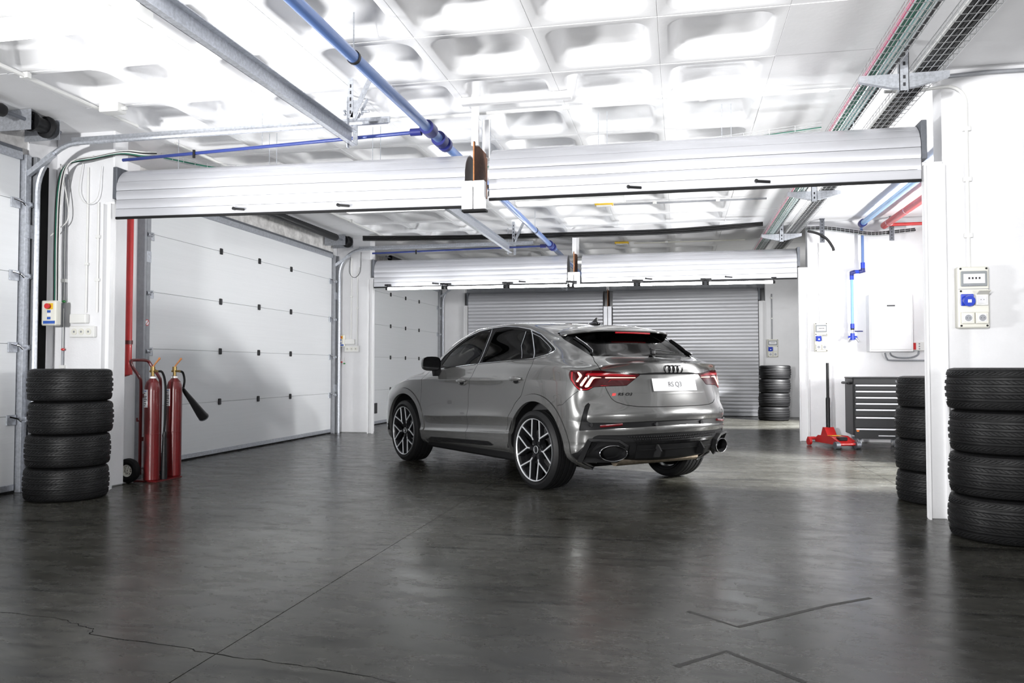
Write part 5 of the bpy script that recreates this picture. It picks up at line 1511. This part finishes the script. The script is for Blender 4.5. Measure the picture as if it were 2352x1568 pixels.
# white cabinet
t = thing('distribution_cabinet', 'white metal distribution cabinet with a small black name plate', 'electric cabinet', (2.71, 12.66, 1.325))
m = MB(); m.bx(0, .59, -.20, 0, 0, .83, .006); m.build('body', 'white_paint', t)
m = MB(); m.bx(.02, .57, -.212, -.20, .03, .80, .005); m.build('door', 'white_paint', t)
m = MB(); m.bx(.24, .35, -.2135, -.212, .655, .675); m.build('name_plate', 'ink', t, 0)
t = thing('socket_box', 'white socket box with a red switch plate beside the white cabinet', 'socket box', (3.31, 12.66, 1.34))
m = MB(); m.bx(0, .20, -.05, 0, 0, .13, .005); m.build('box', 'white_plastic', t)
m = MB(); m.bx(.005, .065, -.056, -.05, .015, .115, .003); m.build('red_plate', 'red_plastic', t)
for i in range(3):
    m = MB(); m.cyl((.11, -.05, .028 + .036 * i), (.11, -.053, .028 + .036 * i), .011, 12); m.build('outlet', 'grey_steel', t)
for k, (xa, xb, zz) in enumerate(((3.02, 3.40, 1.24), (2.95, 3.75, 1.20))):
    conduit('cabinet_cable', bez([(xa, 12.60, 1.308), (xa + .03, 12.62, zz + .03), (xa + .12, 12.64, zz), (xb - .1, 12.64, zz), (xb, 12.64, zz + (.04 if k == 0 else .0)), (xb + .02, 12.64, zz + (.10 if k == 0 else .0))], 6), .012, 'looped grey cable below the white cabinet, %s' % ('ending at the red switch' if k == 0 else 'running on along the wall'), 'grey_steel', (), 'cables below the cabinet')

# ---------------------------------------------------------------- pipes
def pipe(name, label, pts, r, material, extra=(), grp=None, cat='pipe'):
    o0 = Vector(pts[0]); t = thing(name, label, cat, pts[0], group=grp)
    m = MB(); m.tube([tuple(Vector(p) - o0) for p in pts], r, 16); m.build('tube', material, t)
    for nm, a, b, rr, mt in extra:
        m = MB(); m.cyl(tuple(Vector(a) - o0), tuple(Vector(b) - o0), rr, 20); m.build(nm, mt, t)
    return t
PX, PZ = -1.95, 3.0
pipe('air_pipe', 'long blue compressed air pipe hung along the ceiling above the car', [(PX, -2, PZ), (PX, 18, PZ)], .038, 'blue_pipe',
     [('coupling', (PX, 6.02, PZ), (PX, 6.15, PZ), .058, 'blue_fitting'), ('coupling', (PX, 6.34, PZ), (PX, 6.44, PZ), .062, 'blue_fitting'), ('coupling', (PX, 6.50, PZ), (PX, 6.56, PZ), .062, 'blue_fitting'),
      ('coupling', (PX, 12.15, PZ), (PX, 12.28, PZ), .058, 'blue_fitting'), ('coupling', (PX, 12.42, PZ), (PX, 12.5, PZ), .062, 'blue_fitting'),
      ('pipe_clamp', (PX, 4.56, PZ), (PX, 4.585, PZ), .044, 'black_plastic'), ('pipe_clamp', (PX, 10.9, PZ), (PX, 10.925, PZ), .044, 'black_plastic'), ('hanger_rod', (PX, 4.57, PZ), (PX, 4.57, ZC), .004, 'galvanised'), ('hanger_rod', (PX, 10.91, PZ), (PX, 10.91, ZC), .004, 'galvanised')], 'blue air pipes')
for Y, nm in ((6.08, 'before'), (12.21, 'behind')):
    pipe('air_branch_pipe', 'thin dark blue air pipe branching along the %s shutter row' % ('first' if nm == 'before' else 'second'), [(PX - .08, Y, PZ - .02), (-5.0, Y + .35, PZ - .0)],   .0145, 'navy_pipe',
         [('tee', (PX - .06, Y, PZ - .02), (PX - .15, Y, PZ - .02), .03, 'blue_fitting'), ('clip', (-4.2, Y + .24, PZ - .05), (-4.2, Y + .24, PZ + .02), .012, 'black_plastic'), ('hanger_rod', (-3.5, Y + .17, PZ - .005), (-3.5, Y + .17, ZC), .003, 'galvanised')], 'blue air pipes')
pipe('air_pipe', 'light blue air pipe under the ceiling above the white cabinet', [(2.62, 6.7, 3.19), (2.62, 12.34, 3.19)], .040, 'blue_pipe_light', [('elbow', (2.62, 12.30, 3.19), (2.62, 12.42, 3.19), .056, 'blue_fitting')], 'blue air pipes')
t = pipe('air_drop_pipe', 'blue air drop pipe with offset and outlet manifold on the wall', [(2.62, 12.43, 3.18), (2.64, 12.555, 3.14), (2.655, 12.56, 3.08), (2.655, 12.56, 2.60)], .020, 'blue_pipe',
     [('fitting', (2.655, 12.56, 2.64), (2.655, 12.56, 2.55), .030, 'blue_plastic'), ('elbow', (2.655, 12.56, 2.555), (2.655, 12.56, 2.50), .031, 'blue_fitting'), ('elbow', (2.68, 12.56, 2.525), (2.60, 12.56, 2.505), .029, 'blue_fitting'),
      ('fitting', (2.61, 12.56, 2.507), (2.535, 12.56, 2.507), .026, 'blue_plastic'), ('elbow', (2.545, 12.56, 2.507), (2.49, 12.56, 2.49), .029, 'blue_fitting'), ('elbow', (2.50, 12.56, 2.51), (2.50, 12.56, 2.45), .029, 'blue_fitting'), ('fitting', (2.50, 12.56, 2.46), (2.50, 12.56, 2.39), .029, 'blue_plastic'),
      ('lower_tube', (2.50, 12.56, 2.40), (2.50, 12.56, 1.72), .0195, 'blue_pipe_light'), ('fitting', (2.50, 12.56, 1.74), (2.50, 12.56, 1.67), .029, 'blue_plastic'), ('collar', (2.50, 12.56, 1.675), (2.50, 12.56, 1.65), .026, 'black_plastic'),
      ('ball_valve', (2.50, 12.56, 1.655), (2.50, 12.56, 1.58), .018, 'chrome'), ('valve_lever', (2.53, 12.55, 1.628), (2.64, 12.55, 1.628), .008, 'blue_fitting'), ('manifold', (2.50, 12.56, 1.60), (2.50, 12.56, 1.50), .030, 'blue_plastic'),
      ('manifold_bar', (2.44, 12.56, 1.535), (2.56, 12.56, 1.535), .026, 'blue_plastic'), ('outlet', (2.46, 12.55, 1.53), (2.42, 12.52, 1.47), .016, 'chrome'), ('outlet', (2.54, 12.55, 1.53), (2.58, 12.52, 1.47), .016, 'chrome')], 'blue air pipes')
pipe('sprinkler_pipe', 'red water pipe under the ceiling beside the light blue pipe', [(2.92, 6.7, 3.15), (2.92, 12.40, 3.15)], .050, 'red_pipe', [('pipe_ring', (2.92, 11.2, 3.15), (2.92, 11.215, 3.15), .054, 'chrome'), ('pipe_ring', (2.92, 12.1, 3.15), (2.92, 12.115, 3.15), .054, 'chrome')], 'red pipes')
pipe('sprinkler_branch_pipe', 'thin red branch pipe along the wall above the cabinet', [(2.98, 12.33, 3.15), (5.6, 12.33, 3.15)], .024, 'red_pipe', (), 'red pipes')
pipe('sprinkler_drop_pipe', 'red drop pipe on the wall beside the fire extinguishers', [(-5.716, 7.20, 2.93), (-5.56, 7.20, 2.93), (-5.515, 7.20, 2.91), (-5.50, 7.20, 2.86), (-5.50, 7.20, 1.08)], .033, 'red_pipe', [('pipe_clip', (-5.50, 7.20, 1.37), (-5.50, 7.20, 1.33), .041, 'red_paint'), ('elbow', (-5.50, 7.20, 1.12), (-5.50, 7.20, 1.02), .042, 'red_pipe'), ('elbow_end', (-5.50, 7.20, 1.05), (-5.58, 7.20, 1.03), .040, 'red_pipe')], 'red pipes')
t = thing('warning_sticker', 'small round prohibition sticker on the door jamb', 'sticker', (-5.64, 7.675, 1.58))
m = MB(); m.cyl((.0, 0, 0), (.0015, 0, 0), .035, 20); m.build('ring', 'red_plastic', t)
m = MB(); m.cyl((.0016, 0, 0), (.002, 0, 0), .027, 20); m.build('disc', 'label_white', t)
m = MB(); m.box((.0025, 0, 0), (.001, .055, .007), 0, Matrix.Rotation(.8, 3, 'X')); m.build('bar', 'red_plastic', t, 0)
# ---------------------------------------------------------------- wire cable trays and cables
mat('wire', (.62, .63, .64), .35, metal=.8)
mat('teal_cable', (.20, .42, .42), .5)
def wire_tray(label, pts, w, h, step=.10, across=(1, 0, 0), hang=(), nlong=5, grp='wire cable trays'):
    """basket of welded wires following pts (centre line of the tray floor)"""
    o0 = Vector(pts[0]); t = thing('cable_tray', label, 'cable tray', pts[0], group=grp)
    P = [Vector(p) - o0 for p in pts]; A = Vector(across); U = Vector((0, 0, 1))
    m = MB(); r = .0026
    for k in range(nlong):
        f = -w / 2 + w * k / (nlong - 1)
        m.tube([tuple(p + A * f) for p in P], r, 4)
    for s in (-1, 1):
        for hh in (h * .55, h): m.tube([tuple(p + A * (s * w / 2) + U * hh) for p in P], r, 4)
    acc = 0.
    for a, b in zip(P[:-1], P[1:]):
        L_ = (b - a).length; n = max(1, int(L_ / step))
        for i in range(n):
            c = a + (b - a) * (i / n)
            m.tube([tuple(c - A * (w / 2) + U * h), tuple(c - A * (w / 2)), tuple(c + A * (w / 2)), tuple(c + A * (w / 2) + U * h)], r, 4)
    stuff(m.build('wire_basket', 'wire', t, 0))
    return t
TZ = 3.06
wire_tray('wire cable tray with pink and green cables, nearer the blue pipe', [(1.325, 1.5, TZ), (1.325, 14.4, TZ)], .17, .06)
wire_tray('wire cable tray with thick dark cables, nearer the partition wall', [(1.635, 1.5, TZ), (1.635, 14.4, TZ)], .19, .06)
for Y, where in ((5.72, 'before the first shutter row'), (9.35, 'in the bay of the car'), (12.25, 'before the second shutter row')):
    t = thing('tray_bracket', 'galvanised tray bracket hung from the ceiling %s' % where, 'bracket', (1.48, Y, TZ - .004), group='tray brackets')
    m = MB(); m.prism([(-.28, -.005), (.28, -.005), (.28, -.045), (.06, -.10), (-.06, -.10), (-.28, -.045)], -.02, .02, 'y'); m.build('cross_arm', 'galvanised', t, 20)
    m = MB(); m.bx(-.03, .03, -.024, -.020, -.12, ZC - TZ); m.bx(-.03, -.026, -.024, .02, -.12, ZC - TZ); m.bx(.026, .03, -.024, .02, -.12, ZC - TZ); m.build('post', 'galvanised', t, 0)
    for zz in (-.08, -.03, .06, .12, .17):
        m = MB(); m.bx(-.008, .008, -.0255, -.0242, zz - .012, zz + .012); m.build('slot', 'ink', t, 0)
def cable(pts, r, material, label, grp, n=6):
    o0 = Vector(pts[0])
    m = MB(); m.tube([tuple(Vector(p) - o0) for p in pts], r, n)
    o = m.build('cable', material, None, 60); o.location = o0
    return tag(o, label, 'cable', grp)
def bundle(label, runs, grp, ties=()):
    """runs: (points, radius, material); cables tied together are one thing"""
    o0 = Vector(runs[0][0][0]); t = thing('cable_bundle', label, 'cable bundle', tuple(o0), group=grp)
    for pts, r, mt in runs:
        m = MB(); m.tube([tuple(Vector(p) - o0) for p in pts], r, 8 if r > .009 else 6); m.build('cable', mt, t, 60)
    for p, ax_, w in ties:
        m = MB(); m.box(tuple(Vector(p) - o0), ((w, .006, .03) if ax_ == 'y' else (.006, w, .03)), .002); m.build('cable_tie', 'black_plastic', t)
    return t
random.seed(11)
def run(x, r, z, wob=.006, y0=1.5, y1=14.2):
    return bez([(x + random.uniform(-wob, wob), y, z + random.uniform(0, .004)) for y in [y0 + (y1 - y0) * i / 14 for i in range(15)]], 3)
cable(run(1.252, .007, TZ + .014, .003), .0075, 'pink_cable', 'pink cable along the edge of the wire tray nearer the blue pipe', 'cables in the trays')
G = 'cables in the trays'
bundle('dark green cables beside the pink cable in the wire tray', [(run(1.276 + .0125 * i, .006, TZ + .012 + .008 * (i % 2), .002), .006, 'green_cable') for i in range(4)], G)
bundle('thin pale and teal cables in the wire tray with the pink cable', [(run(1.330 + .0115 * i, .006, TZ + .010, .002), .0052, 'white_cable' if i % 2 else 'teal_cable') for i in range(5)], G)
cable(run(1.398, .009, TZ + .014, .002), .009, 'black_cable', 'single black cable at the edge of the tray with the pink cable', G)
bundle('thick dark cables in the wire tray nearer the partition wall', [(run(1.578 + .0235 * i, .011, TZ + .016, .0008), .0110, 'black_cable') for i in range(6)], G)
bundle('thin pale cables beside the thick dark cables in the tray', [(run(1.547 + .011 * i, .005, TZ + .012, .0008), .005, 'white_cable') for i in range(2)], G)
# sagging tray with green cables behind the first row
path = bez([(-4.95, 6.95, 3.14), (-4.3, 6.95, 3.0), (-3.4, 6.95, 2.93), (-2.2, 6.95, 2.885), (-1.2, 6.95, 2.89), (.1, 6.95, 2.97), (1.16, 6.95, 3.06)], 5)
wire_tray('narrow sagging wire tray with green cables behind the first shutter row', path, .08, .05, .11, (0, 1, 0), nlong=3)
bundle('green, white and black cables in the narrow tray behind the first shutter row', [([(p[0], p[1] - .026 + .013 * i, p[2] + .011 + .003 * math.sin(p[0] * 5 + i)) for p in path], .0058, mt)
       for i, mt in enumerate(('green_cable', 'green_cable', 'green_cable', 'white_cable', 'black_cable'))], 'cables behind the first row')
# bundle of black cables before the second row
bundle('thick bundle of black cables hung before the second shutter row', [(bez([(-4.95, 12.02 + dy, 3.14 + dz), (-3.6, 12.02 + dy, 3.10 + dz), (-2.0, 12.02 + dy, 3.085 + dz), (-.3, 12.02 + dy, 3.08 + dz), (.6, 12.02 + dy, 3.11 + dz), (1.20, 12.04 + dy, 3.16 + dz * .6)], 5), .0135, 'black_cable')
       for dy, dz in ((0, 0), (0, .027), (.028, .027), (.028, 0), (0, .054), (.028, .054))], 'black cable bundle', (((-3.0, 12.02, 3.11), 'x', .05), ((-.9, 12.02, 3.10), 'x', .05)))
# wall tray over the jack
path = bez([(1.86, 12.47, 3.13), (2.15, 12.47, 3.12), (2.45, 12.47, 3.07), (2.75, 12.47, 3.02), (3.0, 12.47, 3.03), (3.35, 12.47, 3.06)], 5)
wire_tray('narrow wire tray with dark cables on the wall above the white cabinet', path, .09, .05, .09, (0, 1, 0), nlong=3)
bundle('black and dark green cables in the wall tray above the white cabinet', [([(p[0], p[1] - .027 + .027 * (i % 3), p[2] + .016 + .024 * (i // 3)) for p in path[: -2 if i % 2 else None]], .0125, 'green_cable' if i == 1 else 'black_cable') for i in range(6)], 'cables in the wall tray')
for x, nm in ((2.07, 'above the jack handle'), (3.02, 'above the white cabinet')):
    t = thing('tray_hanger', 'perforated steel hanger of the wall tray %s' % nm, 'bracket', (x, 12.402, 2.93), group='wall tray hangers')
    m = MB(); m.bx(-.032, .032, -.004, .004, 0, .349); m.build('strip', 'dark_steel', t, 0)
    for k in range(7):
        m = MB(); m.bx(-.008, .008, -.0055, -.004, .025 + .045 * k, .045 + .045 * k); m.build('slot', 'ink', t, 0)
    m = MB(); m.bx(-.03, .03, -.05, .004, .338, .349); m.build('top_flange', 'dark_steel', t, 0)
cable(bez([(1.86, 12.36, 3.10), (2.0, 12.36, 3.06), (2.12, 12.36, 2.98), (2.20, 12.36, 2.86), (2.22, 12.36, 2.80)], 5), .019, 'black_cable', 'thick cut black cable hanging down beside the second shutter row', None, 10)
# cables over the near pillar and down the door jamb
rs = []
for i in range(5):
    x = -5.575 + .0135 * i
    rs.append((bez([(x, 6.275, 1.70), (x - .01, 6.28, 2.3), (x + .01, 6.28, 2.75), (x + .09, 6.29, 2.94 + .008 * i), (x + .30, 6.36 + .01 * i, 3.00 + .012 * i), (-5.02, 6.42 + .012 * i, 3.05 + .012 * i), (-4.93, 6.62, 3.07 + .013 * i), (-4.98, 6.88, 3.14 + .013 * i)], 6), .006, ('black_cable', 'green_cable', 'white_cable', 'black_cable', 'white_cable')[i]))
bundle('black, green and white cables bent over the pillar beside the near door', rs, 'cables over the pillar', (((-5.27, 6.38, 3.03), 'y', .02),))
cable(bez([(-5.55, 6.30, 2.96), (-5.50, 6.35, 2.5), (-5.60, 6.33, 2.36), (-5.66, 6.31, 2.30)], 6), .006, 'white_cable', 'white cable looping from the pillar cables to the door jamb', None)
cable(bez([(-5.40, 6.40, 3.0), (-5.42, 6.38, 2.72), (-5.33, 6.37, 2.60), (-5.22, 6.38, 2.66), (-5.20, 6.40, 2.95)], 8), .003, 'white_cable', 'thin white wire drooping across the pillar', None)
cable(bez([(-5.45, 12.70, 3.0), (-5.47, 12.70, 2.72), (-5.38, 12.70, 2.62), (-5.28, 12.70, 2.72), (-5.26, 12.70, 3.05)], 8), .004, 'black_cable', 'thin dark wire drooping across the far pillar', None)
o = MB().bx(-5.72, -5.635, 6.17, 6.262, .35, 2.92, .004).build('jamb_gap_board', 'matt_black'); tag(o, 'black vertical board in the gap beside the near sectional door', 'cable duct')  # black board set in the gap between door frame and pillar
cable(bez([(-.82, 4.05, 3.27), (-.80, 4.14, 3.24), (-.77, 4.25, 3.22), (-.745, 4.32, 3.23)], 5), .0035, 'black_cable', 'short loose black wire sticking out of the ceiling', None)
# ceiling conduits, emergency lights, junction boxes
conduit('ceiling_conduit', [(-4.72, 1.0, 3.245), (-4.72, 6.25, 3.245)], .016, 'white conduit along the ceiling edge beside the near sectional door', 'white_plastic', ((-4.72, 3.9, 3.25), (-4.72, 5.0, 3.25)), 'ceiling conduits')
conduit('ceiling_conduit', [(-4.72, 6.8, 3.245), (-4.72, 12.3, 3.245)], .016, 'white conduit along the ceiling edge over the big sectional door', 'white_plastic', ((-4.72, 9.0, 3.25), (-4.72, 11.0, 3.25)), 'ceiling conduits')
conduit('ceiling_conduit', [(-4.6, 6.52, 3.235), (-1.9, 6.52, 3.235), (-1.3, 6.50, 3.238), (3.0, 6.50, 3.24)][:3] + [(1.15, 6.50, 3.238)], .014, 'white conduit across the ceiling behind the first shutter row', 'white_plastic', ((-.9, 6.50, 3.24), (.2, 6.50, 3.24), (-3.0, 6.52, 3.24)), 'ceiling conduits')
conduit('ceiling_conduit', [(-.83, 10.55, 3.24), (1.1, 10.55, 3.24)], .012, 'grey conduit from the nearer emergency light to the trays', 'grey_steel', ((-.3, 10.55, 3.245), (.5, 10.55, 3.245)), 'ceiling conduits')
conduit('ceiling_conduit', [(-.75, 13.9, 3.24), (1.1, 13.9, 3.24)], .012, 'grey conduit from the farther emergency light to the trays', 'cream_plastic', ((-.2, 13.9, 3.245),), 'ceiling conduits')
for y, nm in ((10.55, 'over the car roof'), (13.9, 'behind the second shutter row')):
    t = thing('emergency_light', 'small yellow emergency light on the ceiling %s' % nm, 'emergency light', (-1.08, y, ZC), group='yellow emergency lights')
    m = MB(); m.bx(0, .24, -.05, .05, -.045, -.012, .006); m.build('body', 'yellow', t)
    m = MB(); m.bx(.02, .22, -.045, .045, -.058, -.045, .004); m.build('lens', 'white_plastic', t)
    for e in (.05, .18):
        m = MB(); m.bx(e, e + .02, -.01, .01, -.013, 0); m.build('foot', 'white_plastic', t)
for x, y, nm in ((-4.60, 5.78, 'beside the near door spring'), (-4.86, 12.35, 'above the far pillar')):
    t = thing('junction_box', 'white junction box on the ceiling %s' % nm, 'junction box', (x, y, ZC - .075), group='ceiling junction boxes')
    m = MB(); m.bx(-.09, .09, -.06, .06, 0, .075, .008); m.build('box', 'white_plastic', t)
    m = MB(); m.cyl((.09, 0, .035), (.13, 0, .035), .014, 10); m.build('gland', 'white_plastic', t)
# two-leg perforated straps by the blue pipe
for x, y, nm in ((-2.33, 5.62, 'before the first shutter row'), (-2.33, 11.7, 'before the second shutter row')):
    t = thing('perforated_strap', 'slanted perforated steel strap under the ceiling %s' % nm, 'steel strap', (x, y, 2.98), group='perforated straps')
    m = MB(); m.box((0, 0, .15), (.04, .004, .34), 0, Matrix.Rotation(.45, 3, 'Y')); m.build('leg', 'galvanised', t, 0)
    m = MB(); m.box((-.09, 0, .15), (.04, .004, .30), 0); m.build('leg', 'galvanised', t, 0)
    for k in range(5):
        m = MB(); m.box((-.09, -.003, .04 + .05 * k), (.012, .002, .026)); m.build('slot', 'ink', t, 0)
